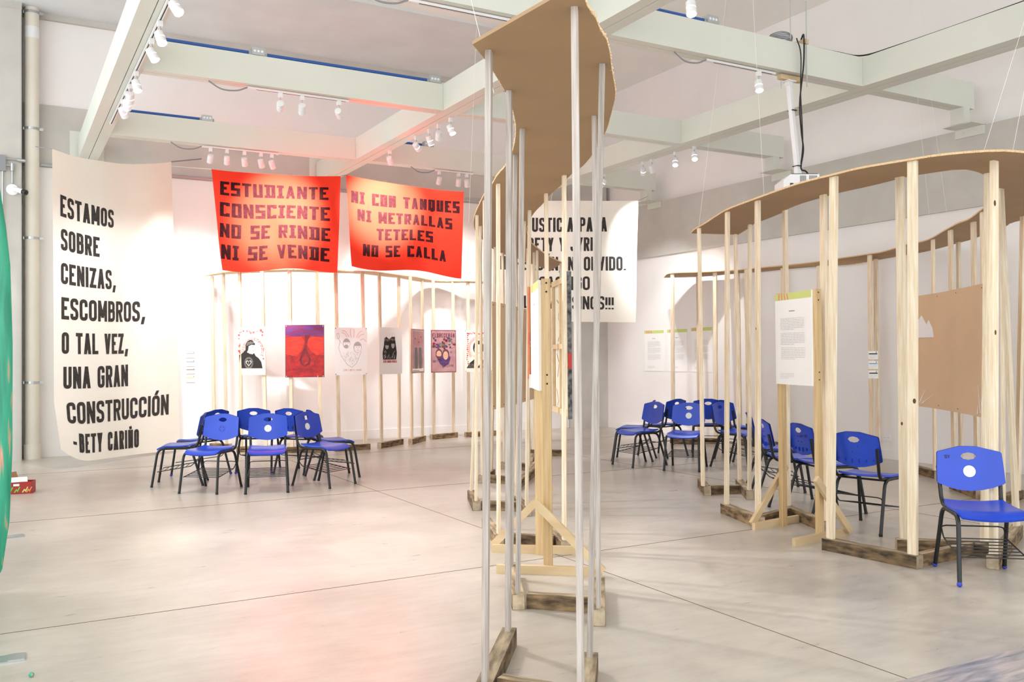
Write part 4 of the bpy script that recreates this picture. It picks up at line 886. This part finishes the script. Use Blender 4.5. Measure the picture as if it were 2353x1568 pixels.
POST = (
 ('print_poster', 'cream poster of a person in black knitted cap with glowing heart', ((3.228, 14.442), (3.560, 14.011), 1.201, 1.946), 'cream_paper', beanie_portrait),
 ('canvas_painting', 'red and violet abstract painting hung on the back posts', ((3.813, 13.816), (4.355, 13.580), 1.161, 1.969), 'paint_red', red_canvas),
 ('print_poster', 'white poster with two faces inside a pink and grey heart drawing', ((4.524, 13.585), (5.053, 13.575), 1.186, 1.931), 'paper', heart_couple),
 ('print_poster', 'white poster with a small black block print of two people', ((5.276, 13.629), (5.785, 13.903), 1.183, 1.942), 'paper', dark_pair),
 ('print_poster', 'narrow pink poster with two dark grey columns and flowers', ((5.965, 13.937), (6.369, 14.323), 1.184, 1.930), 'mauve', two_towers),
 ('print_poster', 'mauve poster of two faces under flowers, headed FLORECERÁN', ((6.531, 14.396), (7.023, 14.407), 1.177, 1.927), 'mauve', floral),
 ('print_poster', 'cream poster with red petals around a face, half behind the central posts', ((7.186, 14.390), (7.684, 14.303), 1.178, 1.926), 'cream_paper', ring_portrait))
for nm, lab, (a, b, z0, z1), base, fn in POST:
    D = sheet(a, b, z0, z1, base, .012 if nm == 'canvas_painting' else .004); fn(D); tag(D.place(nm, a, b, z0), lab, 'painting' if nm == 'canvas_painting' else 'poster', GP)
# caption cards
def card(label, a, b, z0, z1, band, group):
    D = sheet(a, b, z0, z1, 'paper', .004); D.rect(.06, .60, .94, .74, band); D.textlines(.07, .93, .12, .5, 4, 'pale_ink', .002); D.rect(.78, .80, .86, .93, 'purple')
    return tag(D.place('caption_card', a, b, z0), label, 'caption card', group)
for k, (yt, yb, band) in enumerate(((807.7, 822, 'pale_ink'), (827, 841, 'blue_ink'), (845, 858.6, 'grey_ink'), (862.8, 878, 'lime'))):
    a, b = ((2.602, 15.285)), ((2.750, 15.285))
    z = lambda y: 1.5 + (818.5 - y) / 2074 * 14.7
    card(f'{("topmost", "second", "third", "lowest")[k]} of four white caption cards stacked on the back wall', a, b, z(yb), z(yt), band, 'caption cards on the back wall')
ca, cb = ((9.246, 7.468)), ((9.305, 7.376))
for k, (yt, yb, band) in enumerate(((822.5, 841, 'ink'), (845, 863, 'blue_ink'), (867, 885, 'ink'))):
    z = lambda y: 1.5 + (821.5 - y) / 2074 * 11.05
    card(f'{("top", "middle", "bottom")[k]} one of three caption cards on the right pavilion posts', ca, cb, z(yb), z(yt), band, 'caption cards on the right posts')
card('single small caption card under the cream ring poster', ((6.457, 12.439)), ((6.546, 12.389)), 1.5 + (817 - 867.5) / 2074 * 14, 1.5 + (817 - 857) / 2074 * 14, 'grey_ink', None)
# printed text panels
def text_panel_art(D, body=((.28, .40), (.44, .56), (.60, .72)), n=7):
    D.rect(.0, .925, 1, 1, 'lime')
    for k in range(4): D.poly([(.10 + .085 * k, .928), (.14 + .085 * k, .928), (.14 + .085 * k - .012 * k, .998), (.10 + .085 * k - .008 * k, .998)], 'pink_ink')
    D.line([(.40, .80), (.56, .80)], .006, 'grey_ink')
    for a, b in body: D.textlines(.17, .83, a, b, n, 'pale_ink', .0026)
    D.textlines(.17, .55, .07, .12, 4, 'pale_ink', .0022)
GW = 'text panels on the right wall'
for lab, ya, yb, z0, z1 in (('leftmost of three printed text panels on the right wall', 13.74, 13.16, 1.15, 1.917), ('middle one of three printed text panels on the right wall', 13.06, 12.51, 1.15, 1.92), ('rightmost of three printed text panels on the right wall', 12.40, 11.86, 1.15, 1.932)):
    a, b = (10.693, ya), (10.693, yb); D = sheet(a, b, z0, z1, 'paper', .005); text_panel_art(D); tag(D.place('text_panel', a, b, z0), lab, 'text panel', GW)

# standing text panels on timber easels
def easel(label, pa, pb, zt, ztop, zbot, fdir, foot, name='sign_stand'):
    """two posts a (far) and b (near) with a printed panel in front of them; feet run along fdir"""
    t = thing(name, label, 'sign', ((pa[0] + pb[0]) / 2, (pa[1] + pb[1]) / 2, 0), 0, 'text panels on timber easels'); org = t.location
    f = Vector((*fdir, 0)).normalized(); A, B = Vector((*pa, 0)), Vector((*pb, 0)); s = (B - A).normalized()
    def put(mb, nm, m=None): o = mb.build(nm, t); o.location = -org; return o
    for P in (A, B):
        mb = MB(); mb.bar(P, P + Vector((0, 0, zt)), .06, .042, 'wood_gold', side=f, bev=.002); put(mb, 'post')
        mb = MB(); mb.bar(P + f * foot[0] + Vector((0, 0, .03)), P - f * foot[1] + Vector((0, 0, .03)), .032, .06, 'wood_x'); 
        o = mb.build('foot', t); o.location = -org - s * .04 * (1 if P is A else -1)
    for P, sg in ((A, 1), (B, -1)):
        k = -s * .040 * sg; e0 = P + k + f * (foot[0] * sg if sg > 0 else -foot[1]) ; e1 = P + k * .9 + Vector((0, 0, .50)) - f * .10 * sg
        mb = MB(); mb.bar(e0 + Vector((0, 0, .04)), e1, .032, .055, 'wood_x'); o = mb.build('brace', t); o.location = -org - s * .034 * sg
    n = f; a = A + n * .052 - s * .03; b = B + n * .052 - s * .025
    D = Draw((b - a).length, ztop - zbot, 'paper', .02); text_panel_art(D, n=8)
    o = D.mb.build('panel', t); o.location = Vector((a.x, a.y, zbot)) - org; o.rotation_euler = (0, 0, math.atan2((b - a).y, (b - a).x))
    for P in (B,):
        mb = MB()
        for z in (zt - .03, zt - .09, zbot + .05, zbot + .11):
            c = P + s * .0215 + Vector((0, 0, z)) - f * .0; mb.ball(c, .007, 'black_metal', 8, 4)
        put(mb, 'screw')
    return t
ea, eb = (5.855, 5.627), (5.679, 5.073)
easel('white text panel with a lime header on a timber easel at right', ea, eb, 1.999, 1.991, 1.222, ((-0.365, -0.038)), (.36, .33))
ea, eb = (3.498, 5.776), (3.249, 5.257)
easel('text panel on a timber easel seen almost edge-on inside the central pavilion', ea, eb, 2.011, 2.005, 1.243, ((-0.165, 0.130)), (.36, .36))

# fibreboard sheets nailed to posts
def board(label, pts, z0, z1, tears=False, mtl='mdf_pale'):
    """board that follows the posts it is nailed to"""
    P = smooth_line(pts, 24); org = Vector((P[0].x, P[0].y, z0)); mb = MB(); vs = []
    for i, p in enumerate(P):
        d = (P[min(i + 1, 23)] - P[max(i - 1, 0)]).normalized(); n = Vector((-d.y, d.x, 0)) * .003
        for q in (p - n, p + n):
            for z in (z0, z1): vs.append((q.x - org.x, q.y - org.y, z - z0))
    fs = []
    for i in range(23):
        o, e = 4 * i, 4 * i + 4; fs += [(o, e, e + 1, o + 1), (o + 2, o + 3, e + 3, e + 2), (o, o + 2, e + 2, e), (o + 1, e + 1, e + 3, o + 3)]
    fs += [(0, 1, 3, 2), (92, 94, 95, 93)]; mb.add(vs, fs, mtl)
    def surf(u, v, k):
        x = u * 23; i = min(int(x), 22); p = P[i].lerp(P[i + 1], x - i); d = (P[i + 1] - P[i]).normalized(); n = Vector((d.y, -d.x, 0))
        if n.dot(Vector((-p.x, -p.y, 0))) < 0: n = -n
        return Vector((p.x + n.x * (.0045 + k) - org.x, p.y + n.y * (.0045 + k) - org.y, v * (z1 - z0)))
    if tears:
        for pl in ([(.0, .62), (.06, .62), (.30, .62), (.285, .70), (.24, .775), (.215, .735), (.16, .82), (.11, .77), (.07, .80), (.0, .80)],):
            mb.add([surf(u, v, 0) for u, v in pl], [tuple(range(len(pl)))], 'paper')
        for u0, v0, u1, v1 in ((.12, .04, .19, .16), (.14, .03, .28, .12), (.92, .03, .90, .24), (.95, .02, .93, .14), (.88, .02, .90, .09)):
            mb.add([surf(u0, v0, .0003), surf(u0 + .012, v0, .0003), surf(u1 + .004, v1, .0003), surf(u1, v1, .0003)], [(0, 1, 2, 3)], 'paper')
    for u in (.03, .35, .62, .97):
        for v in (.03, .97):
            c = surf(u, v, .0004); mb.add([c + Vector((.006 * math.cos(k * PI / 4), 0, .006 * math.sin(k * PI / 4))) for k in range(8)], [tuple(range(8))], 'ink')
    return tag(mb.build('fibreboard_sheet', loc=org, smooth=True), label, 'board')
board('large bare brown fibreboard with torn paper nailed to posts at right', [(8.884, 6.634), (8.563, 6.069), (8.107, 5.465), (7.691, 4.953)], .885, 2.10, True)
board('near fibreboard sheet curved along the left posts of the central pavilion', [(4.786, 8.898), (5.152, 9.265), (5.639, 9.794)], .875, 2.085)
board('far fibreboard sheet beyond the seam in the central pavilion', [(5.652, 9.810), (6.033, 10.260), (6.432, 10.724)], .875, 2.085)

# canvas seen from behind
p9, p10 = cp[10], cp[11]
qa, qb = Vector(((4.118, 6.575))), Vector(((3.852, 5.920)))
t = thing('stretched_canvas', 'stretched canvas seen from the back between the central posts', 'painting', (qa.x, qa.y, 0)); d = (qb - qa); L = d.length; z0, z1 = 1.005, 2.11
t.rotation_euler = (0, 0, math.atan2(d.y, d.x))
mb = MB(); mb.box((0, .024, z0), (L, .030, z1), 'canvas_back'); 
for q in ([(.15, 1.95), (.3, 1.9), (.22, 1.8), (.34, 1.7), (.2, 1.6)], [(.12, 1.5), (.25, 1.42), (.16, 1.3)], [(.1, 1.2), (.2, 1.1), (.14, 1.06)]):
    for r_ in ribbon([(x * L / .8, z) for x, z in q], .008, False): mb.add([(p.x, .0225, p.y) for p in r_[::-1]], [(0, 1, 2, 3)], 'red_ink' if q[0][1] < 1.3 else 'ink')
mb.build('canvas', t)
for lo, hi in (((0, 0, z1 - .045), (L, .022, z1)), ((0, 0, z0), (L, .022, z0 + .045)), ((0, 0, z0 + .045), (.045, .022, z1 - .045)), ((L - .045, 0, z0 + .045), (L, .022, z1 - .045)), ((.046, .001, 1.535), (L - .046, .021, 1.575)), ((L * .5 - .02, .0015, z0 + .046), (L * .5 + .02, .0205, 1.534)), ((L * .5 - .02, .0015, 1.576), (L * .5 + .02, .0205, z1 - .046))):
    mb = MB(); mb.box(lo, hi, 'wood_x'); mb.build('stretcher_bar', t)
mb = MB(); mb.box((L, -.002, z0 - .02), (L + .02, .03, z1 + .03), 'canvas_black'); mb.box((L + .0201, 0, 1.38), (L + .021, .028, 1.5), 'red_ink'); mb.build('painted_edge', t)
# orange picture and card hung on a post of the central pavilion
a, b = ((4.156, 7.013)), ((4.358, 7.243))
D = sheet(a, b, .985, 1.82 - .0, 'orange_ink', .018); D.ell(.6, .62, .25, .13, 'red_ink', 16); D.poly([(.2, .0), (.3, .4), (.6, .52), (.9, .4), (1, 0)], 'red_ink'); D.ell(.62, .64, .14, .08, 'orange_ink', 14); D.text('OZ', .1, .35, .4, .06, 'cream_paper', .2)
D.mb.v = [(x, y, z) for x, y, z in D.mb.v]; tag(D.place('print_poster', a, b, 1.27), 'orange picture of a red-haired figure beside the edge-on text panel', 'poster')
mb = MB(); mb.box((0, 0, 0), (.075, .02, .115), 'paper'); tag(mb.build('caption_card', loc=((3.952, 6.673)) + (1.205,), rz=-.4), 'small white card fixed to a post under the orange picture', 'caption card')

# ------------------------------------------------------------------ projector
PP = (7.50, 7.035)
t = thing('projector', 'white video projector hanging from a long white pole', 'projector', (PP[0], PP[1], 0))
mb = MB(); mb.bar((-.02, .0, 4.46), (.075, -.02, 3.50), .05, .05, 'white_metal', side=(1, 0, 0), bev=.004); mb.build('pole', t)
mb = MB(); mb.box((-.07, -.05, 4.44), (.05, .05, 4.452), 'white_metal'); mb.bar((-.02, 0, 4.452), (-.02, 0, 4.40), .06, .06, 'white_metal'); mb.build('mounting_plate', t)
for nm, lo, hi in (('wooden_clamp', (-.16, -.03, 4.455), (.16, .03, 4.505)), ('wooden_clamp', (.12, -.10, 4.86), (.19, .24, 4.91))):
    mb = MB(); mb.box(lo, hi, 'wood_x'); mb.build(nm, t)
for x, y, z0, z1 in ((-.11, -.12, 4.86, 5.32), (.14, -.112, 4.38, 5.32), (-.13, 0, 4.36, 4.55)):
    mb = MB(); mb.tube([(x, y, z0), (x, y, z1)], .006, 'chrome', 6); mb.build('threaded_rod', t)
mb = MB(); mb.bar((.075, -.02, 3.50), (.085, -.022, 3.43), .055, .055, 'white_metal', side=(1, 0, 0)); mb.box((.02, -.08, 3.415), (.15, .04, 3.432), 'white_metal'); mb.build('ceiling_joint', t)
R_ = Matrix.Translation((.06, -.03, 3.34)) @ Matrix.Rotation(math.radians(-28), 4, 'Z')
mb = MB(); prof = [(-.20, -.10), (.19, -.10), (.19, .065), (-.12, .065), (-.20, -.0)]
vs = [R_ @ Vector((x, y, z)) for y in (-.15, .15) for x, z in prof]; n = 5
mb.add(vs, [tuple(range(n)), tuple(range(n, 2 * n))[::-1]] + [(i, i + n, (i + 1) % n + n, (i + 1) % n) for i in range(n)], 'white_metal'); mb.box((-.10, -.13, .066), (.18, .13, .076), 'black_metal', R_); mb.build('body', t)
for x0, x1 in ((-.02, .05), (.08, .17)):
    mb = MB()
    for i in range(6): mb.box((x0 + (x1 - x0) * i / 6, -.1515, -.02), (x0 + (x1 - x0) * (i + .6) / 6, -.150, .05), 'grey_ink', R_)
    mb.build('vent', t)
mb = MB(); mb.add([R_ @ Vector(p) for p in ((-.13, -.1515, -.10), (-.13, -.1515, -.03), (-.10, -.1515, -.03), (-.02, -.1515, -.075), (.03, -.1515, -.075), (.03, -.1515, -.10))], [(0, 1, 2, 3, 4, 5)], 'black_metal'); mb.build('lens_recess', t)
mb = MB(); mb.tube([R_ @ Vector((-.10, -.152, -.075)), R_ @ Vector((-.10, -.165, -.075))], .022, 'lens_gap_dark', 14); mb.build('lens', t)
for pts, r in (([(-.03, -.13, 4.88), (.0, -.16, 4.70), (.0, -.15, 4.3), (.07, -.1, 4.0), (.12, -.06, 3.75), (.10, -.05, 3.55)], .007), ([(.16, -.02, 4.93), (.07, -.14, 4.92), (.04, -.16, 4.6), (.04, -.1, 4.2), (.09, -.07, 3.9), (.13, -.06, 3.7), (.10, -.05, 3.5), (.18, -.05, 3.47), (.25, -.06, 3.38), (.26, -.06, 3.30)], .009)):
    mb = MB(); mb.tube(bez(pts, 6), r, 'rubber', 6); mb.build('cable', t, smooth=True)
mb = MB()
mb.box((-.01, -.05, 4.125), (.055, .03, 4.133), 'rubber'); mb.box((.04, -.06, 3.52), (.105, .02, 3.528), 'rubber'); mb.build('cable_tie', t)
mb = MB()
for k in range(7):
    a0 = [(.13 * math.cos(a) * (1 + .05 * math.sin(3 * a + k)), .10 * math.sin(a), .012 + k * .011 + .008 * math.sin(2 * a + k)) for a in [2 * PI * i / 20 for i in range(21)]]
    mb.tube(a0, .006, 'grey_cable', 6)
tag(mb.build('cable_coil', loc=(7.37, 7.03, 4.85), smooth=True), 'coil of grey cable lying on the beam above the projector', 'cable')
rod('black_cable', 'black cable running along the top of the right long beam', 'cable', bez([(7.80, 7.0, 4.87), (8.2, 6.99, 4.87), (8.55, 6.93, 4.868), (8.60, 6.5, 4.865), (8.62, 5.6, 4.87), (8.58, 4.6, 4.865)], 6), .009, 'rubber')

# nylon threads that steady the canopies
TH = (((4.2, 6.7), (4.6, 6.5, 5.32), 'thread from the middle of the central canopy up to the ceiling'), ((2.2, 4.05), (2.0, 5.0, 5.72), 'thread rising left of the near end of the central canopy'), ((2.72, 3.86), (2.35, 3.9, 5.72), 'thread rising from the right rim of the central canopy'),
      ((4.15, 8.2), (3.95, 7.5, 5.70), 'thread at the left bulge of the central canopy'), ((5.80, 5.75), (5.75, 5.85, 5.32), 'vertical thread left of the projector'), ((6.50, 7.40), (6.75, 7.2, 5.32), 'slanting thread above the far tip of the right canopy'),
      ((6.15, 3.75), (6.6, 3.5, 5.32), 'thread above the right canopy near the right edge'), ((5.95, 3.84), (6.6, 3.4, 5.32), 'second thread meeting the one near the right edge'), ((9.55, 6.8), (9.5, 7.0, 5.32), 'thread down to the rear strip of the right canopy'), ((9.3, 6.4), (9.15, 6.62, 5.32), 'slanting thread to the rear strip of the right canopy'))
for (x, y), top, lab in TH: rod('nylon_thread', 'fine white nylon ' + lab, 'thread', [(x, y, 2.836), Vector((x, y, 2.836)).lerp(Vector(top), 3.86 / (top[2] - 2.836))], .0012, 'thread', 'nylon threads that steady the canopies', 4)

# ------------------------------------------------------------------ blue school chairs
def grid_shell(fn, th, nu, nv, m, flip=1):
    top = [[fn(i / nu, j / nv) for i in range(nu + 1)] for j in range(nv + 1)]
    mb = MB(); vs = []; N = (nu + 1) * (nv + 1)
    for off in (0, 1):
        for j in range(nv + 1):
            for i in range(nu + 1):
                p = top[j][i]
                if off:
                    a = top[j][min(i + 1, nu)] - top[j][max(i - 1, 0)]; b = top[min(j + 1, nv)][i] - top[max(j - 1, 0)][i]; n = a.cross(b); n = n.normalized() if n.length > 1e-9 else Vector((0, 0, 1)); p = p - n * th * flip
                vs.append(p)
    ix = lambda i, j: j * (nu + 1) + i; fs = []
    for j in range(nv):
        for i in range(nu): q = (ix(i, j), ix(i + 1, j), ix(i + 1, j + 1), ix(i, j + 1)); fs += [q, tuple(N + k for k in q[::-1])]
    rim = [ix(i, 0) for i in range(nu + 1)] + [ix(nu, j) for j in range(1, nv + 1)] + [ix(i, nv) for i in range(nu - 1, -1, -1)] + [ix(0, j) for j in range(nv - 1, 0, -1)]
    for k in range(len(rim)): a, b = rim[k], rim[(k + 1) % len(rim)]; fs.append((b, a, N + a, N + b))
    mb.add(vs, fs, m); return mb
def seat_fn(u, v):
    s, q = 2 * u - 1, 2 * v - 1                      # q = +1 at the front
    hw = .205 * (1 - .10 * max(0, -q) ** 2 - .12 * max(0, q - .55) ** 2 * 4)
    y = .02 + .205 * q + .02 * (1 - s * s) * max(0, q)
    z = .466 + .012 * s * s - .010 * (1 - q * q) - .045 * max(0, q - .45) ** 2 * 3.3 + .010 * max(0, -q) ** 3
    return Vector((s * hw, y, z))
def back_pt(s, t_):
    """s across (-.215 .215), t_ height above the lower edge; dished and leaning back"""
    return Vector((s, -.232 - .19 * t_ + .55 * s * s, .535 + t_ * .98))
def chair_back():
    outer = [(0, 0), (.08, .009), (.15, .029), (.208, .054), (.217, .064), (.213, .16), (.207, .262), (.199, .272), (.13, .288), (.058, .306), (0, .307)]
    outer = outer + [(-x, y) for x, y in outer[-2:0:-1]]
    cx, cy = 0, .238; N = 60
    def hit(ang, poly):
        d = Vector((math.cos(ang), math.sin(ang))); best = None
        for i in range(len(poly)):
            a, b = Vector(poly[i]) - Vector((cx, cy)), Vector(poly[(i + 1) % len(poly)]) - Vector((cx, cy)); e = b - a; den = d.x * e.y - d.y * e.x
            if abs(den) < 1e-9: continue
            tt = (a.x * e.y - a.y * e.x) / den; ss = (a.x * d.y - a.y * d.x) / den
            if tt > 0 and -1e-6 <= ss <= 1 + 1e-6 and (best is None or tt < best): best = tt
        return best
    hole = [(cx - .052, cy), (cx - .034, cy + .019), (cx, cy + .026), (cx + .034, cy + .019), (cx + .052, cy), (cx + .034, cy - .019), (cx, cy - .026), (cx - .034, cy - .019)]
    K = 7; mb = MB(); vs = []
    angs = sorted([2 * PI * i / N for i in range(N)] + [math.atan2(y - cy, x - cx) % (2 * PI) for x, y in outer])
    angs = [a for i, a in enumerate(angs) if i == 0 or a - angs[i - 1] > .012]; N = len(angs)
    th = .006
    for off in (0, 1):
        for k in range(K + 1):
            for a in angs:
                r0, r1 = hit(a, hole), hit(a, outer); r = r0 + (r1 - r0) * k / K; p = back_pt(cx + r * math.cos(a), cy + r * math.sin(a))
                vs.append(p + Vector((0, -th if off else 0, 0)))
    ix = lambda o, k, i: o * (K + 1) * N + k * N + i % N; fs = []
    for k in range(K):
        for i in range(N): fs += [(ix(0, k, i + 1), ix(0, k, i), ix(0, k + 1, i), ix(0, k + 1, i + 1)), (ix(1, k, i), ix(1, k, i + 1), ix(1, k + 1, i + 1), ix(1, k + 1, i))]
    for i in range(N): fs += [(ix(0, 0, i), ix(0, 0, i + 1), ix(1, 0, i + 1), ix(1, 0, i)), (ix(0, K, i + 1), ix(0, K, i), ix(1, K, i), ix(1, K, i + 1))]
    mb.add(vs, fs, 'plastic')
    # rim flange and stiffening ribs on the rear
    for i in range(len(outer)):
        a, b = outer[i], outer[(i + 1) % len(outer)]
        if a[1] > .06 or b[1] > .06:
            A, B = back_pt(*a), back_pt(*b); o = Vector((0, -.018, 0)); mb.add([A, B, B + o, A + o], [(0, 1, 2, 3), (3, 2, 1, 0)], 'plastic')
    for x in (-.15, -.09, -.03, .03, .09, .15):
        p, q = back_pt(x, .03 + .9 * abs(x) * .25), back_pt(x, .075); mb.bar(p + Vector((0, -.012, 0)), q + Vector((0, -.010, 0)), .003, .012, 'plastic')
    for x in (-.025, .025):
        for t_ in (.13, .18): p = back_pt(x, t_) + Vector((0, -.006, 0)); mb.tube([p, p + Vector((0, -.007, 0))], .005, 'plastic', 8)
    return mb
def side_leg(sx, front):
    if front: pts = [(.222 * sx, .272, 0.01), (.205 * sx, .205, .437), (.200 * sx, .02, .437)]
    else: pts = [(.222 * sx, -.285, 0.01), (.203 * sx, -.155, .437), (.200 * sx, .02, .437)]
    mb = MB(); mb.tube(round_path(pts, .075, 6), .0142, 'black_metal', 10); return mb
def rack():
    mb = MB()
    z = lambda y: .235 - .10 * (y - -.2) / .4 * .6
    for sx in (-1, 1): mb.tube(round_path([(.205 * sx, .215, z(.215)), (.198 * sx, -.16, z(-.16)), (.198 * sx, -.215, .295), (.16 * sx, -.218, .30)], .03, 4), .005, 'black_metal', 6)
    mb.tube([(-.17, -.218, .30), (.17, -.218, .30)], .005, 'black_metal', 6)
    for k in range(7): y = .20 - .058 * k; mb.tube([(-.2, y, z(y)), (.2, y, z(y))], .004, 'black_metal', 6)
    return mb
def disc_at(r, m, ring=False, t_=.135, lift=.0015):
    mb = MB(); n = 28
    if ring:
        for r0, r1 in ((r * .88, r),): 
            vs = [back_pt(q * math.cos(2 * PI * i / n), t_ + q * math.sin(2 * PI * i / n)) + Vector((0, lift, 0)) for q in (r0, r1) for i in range(n)]
            mb.add(vs, [(i, (i + 1) % n, n + (i + 1) % n, n + i) for i in range(n)], m)
        for dx in (-.4, .4):
            for dz in (-.4, .4): c = back_pt(r * dx, t_ + r * dz) + Vector((0, lift, 0)); mb.tube([c, c + Vector((0, .002, 0))], .004, m, 8)
    else:
        vs = [back_pt(r * q * math.cos(2 * PI * i / n), t_ + r * q * math.sin(2 * PI * i / n)) + Vector((0, lift, 0)) for q in (.5, 1) for i in range(n)] + [back_pt(0, t_) + Vector((0, lift, 0))]
        mb.add(vs, [((i + 1) % n, i, n + i, n + (i + 1) % n) for i in range(n)] + [(2 * n, i, (i + 1) % n) for i in range(n)], m)
    return mb
def mark(txt, s0, t0, h, wd, rear):
    mb = MB(); t = h * .14; _, w0 = text_quads(txt, h, 0, t, h * .15, GL, 0); _, w1 = text_quads(txt, h, 1, t, h * .15, GL, 0)
    qs, _ = text_quads(txt, h, (wd - w0) / (w1 - w0), t, h * .15, GL, 0)
    for q in qs:
        P = [back_pt(s0 + p.x * (1 if rear else -1), t0 + p.y) + Vector((0, -.0085 if rear else .0025, 0)) for p in q]; mb.add(P, [(0, 1, 2, 3)], 'ink')
    return mb
def make_chair(front, tip):
    t = thing('school_chair', '', 'chair')
    grid_shell(seat_fn, .016, 16, 18, 'plastic', 1).build('seat', t, smooth=True)
    chair_back().build('backrest', t, smooth=True)
    if front == 'disc': disc_at(.040, 'disc').build('disc', t)
    elif front == 'ring': disc_at(.036, 'emboss', True).build('emblem', t)
    for sx in (-1, 1):
        side_leg(sx, True).build('leg', t, smooth=True); side_leg(sx, False).build('leg', t, smooth=True)
        mb = MB(); mb.tube(round_path([(.185 * sx, .10, .438), (.188 * sx, -.222, .445), (.197 * sx, -.276, .70)], .07, 7), .0138, 'black_metal', 10); mb.build('upright', t, smooth=True)
    mb = MB()
    for y in (-.12, .13): mb.tube([(-.205, y, .430), (.205, y, .430)], .009, 'black_metal', 8)
    mb.build('seat_rail', t, smooth=True)
    rack().build('book_rack', t, smooth=True)
    for sx in (-1, 1):
        for y in (.272, -.285):
            mb = MB(); c = (.2225 * sx, y, .0)
            if tip == 'blue': mb.ball((c[0], c[1], .018), .018, 'plastic_tip', 10, 6)
            else: mb.tube([(c[0], c[1], 0), (c[0] - .001 * sx, c[1], .022)], .0158, 'black_metal', 10)
            mb.build('foot_cap', t, smooth=True)
    return t
PROTO = {}
def chair(x, y, fwd, label, front='disc', tip='black', group=None):
    k = (front, tip)
    if k not in PROTO: o = PROTO[k] = make_chair(front, tip)
    else: o = copy_tree(PROTO[k])
    o.location = (x, y, 0); o.rotation_euler = (0, 0, math.radians(fwd - 90)); o['label'] = label; o['category'] = 'chair'; o['group'] = group
    return o
g1, g2, g3 = 'circle of chairs at left', 'circle of chairs at right', 'row of chairs along the right canopy'
chair(1.83, 11.17, 162, 'blue chair seen from the side, leftmost in the left circle', 'disc', 'black', g1)
chair(2.19, 11.83, 124, 'blue chair with blue foot tips turned away, at rear left of the left circle', 'plain', 'blue', g1)
chair(2.04, 10.45, 230, 'blue chair with an embossed ring on its back, at front left of the left circle', 'ring', 'black', g1)
chair(2.59, 10.13, 254, 'blue chair with a white disc facing the viewer, at front middle of the left circle', 'disc', 'black', g1)
chair(3.26, 10.18, 301, 'blue chair with a white disc, at front right of the left circle', 'disc', 'black', g1)
chair(3.56, 10.79, 357, 'blue chair facing right, rightmost in the left circle', 'plain', 'black', g1)
chair(3.37, 11.47, 40, 'blue chair turned away, at rear right of the left circle', 'plain', 'black', g1)
chair(2.92, 11.87, 64, 'blue chair turned away with blue foot tips, at rear middle of the left circle', 'plain', 'blue', g1)
chair(7.73, 10.2, 135, 'blue chair facing left, leftmost in the right circle', 'plain', 'black', g2)
chair(7.42, 9.68, 180, 'blue chair with an embossed ring, at front left of the right circle', 'ring', 'black', g2)
chair(7.66, 9.02, 219, 'blue chair with a white disc facing the viewer, at front middle of the right circle', 'disc', 'black', g2)
chair(8.37, 8.80, 285, 'blue chair turned right, at front right of the right circle', 'ring', 'black', g2)
chair(8.36, 10.35, 100, 'blue chair turned away, at rear left of the right circle', 'plain', 'black', g2)
chair(8.96, 10.05, 50, 'blue chair turned away, at rear right of the right circle', 'plain', 'black', g2)
chair(8.98, 9.40, 352, 'blue chair facing right, rightmost in the right circle', 'plain', 'black', g2)
chair(7.32, 7.14, 322, 'farthest blue chair in the row along the right canopy', 'plain', 'black', g3)
chair(6.80, 6.42, 330, 'second farthest blue chair in the row, beside the timber easel', 'plain', 'black', g3)
chair(6.71, 5.92, 345, 'blue chair right behind the timber easel, back to the viewer', 'plain', 'black', g3)
chair(6.40, 5.17, 13, 'blue chair between the pale posts right of the easel, back to the viewer', 'plain', 'black', g3)
chair(5.62, 3.66, 230, 'nearest blue chair with a white disc and blue foot tips, facing the viewer', 'disc', 'blue', g3)
for o in list(COL.objects):
    if 'label' in o and o['label'].startswith('blue chair right behind the timber easel'): mark('AN 3O', .02, .178, .022, .11, True).build('marking', o)
    if 'label' in o and o['label'].startswith('nearest blue chair'): mark('SY', .155, .225, .022, .035, False).build('marking', o)
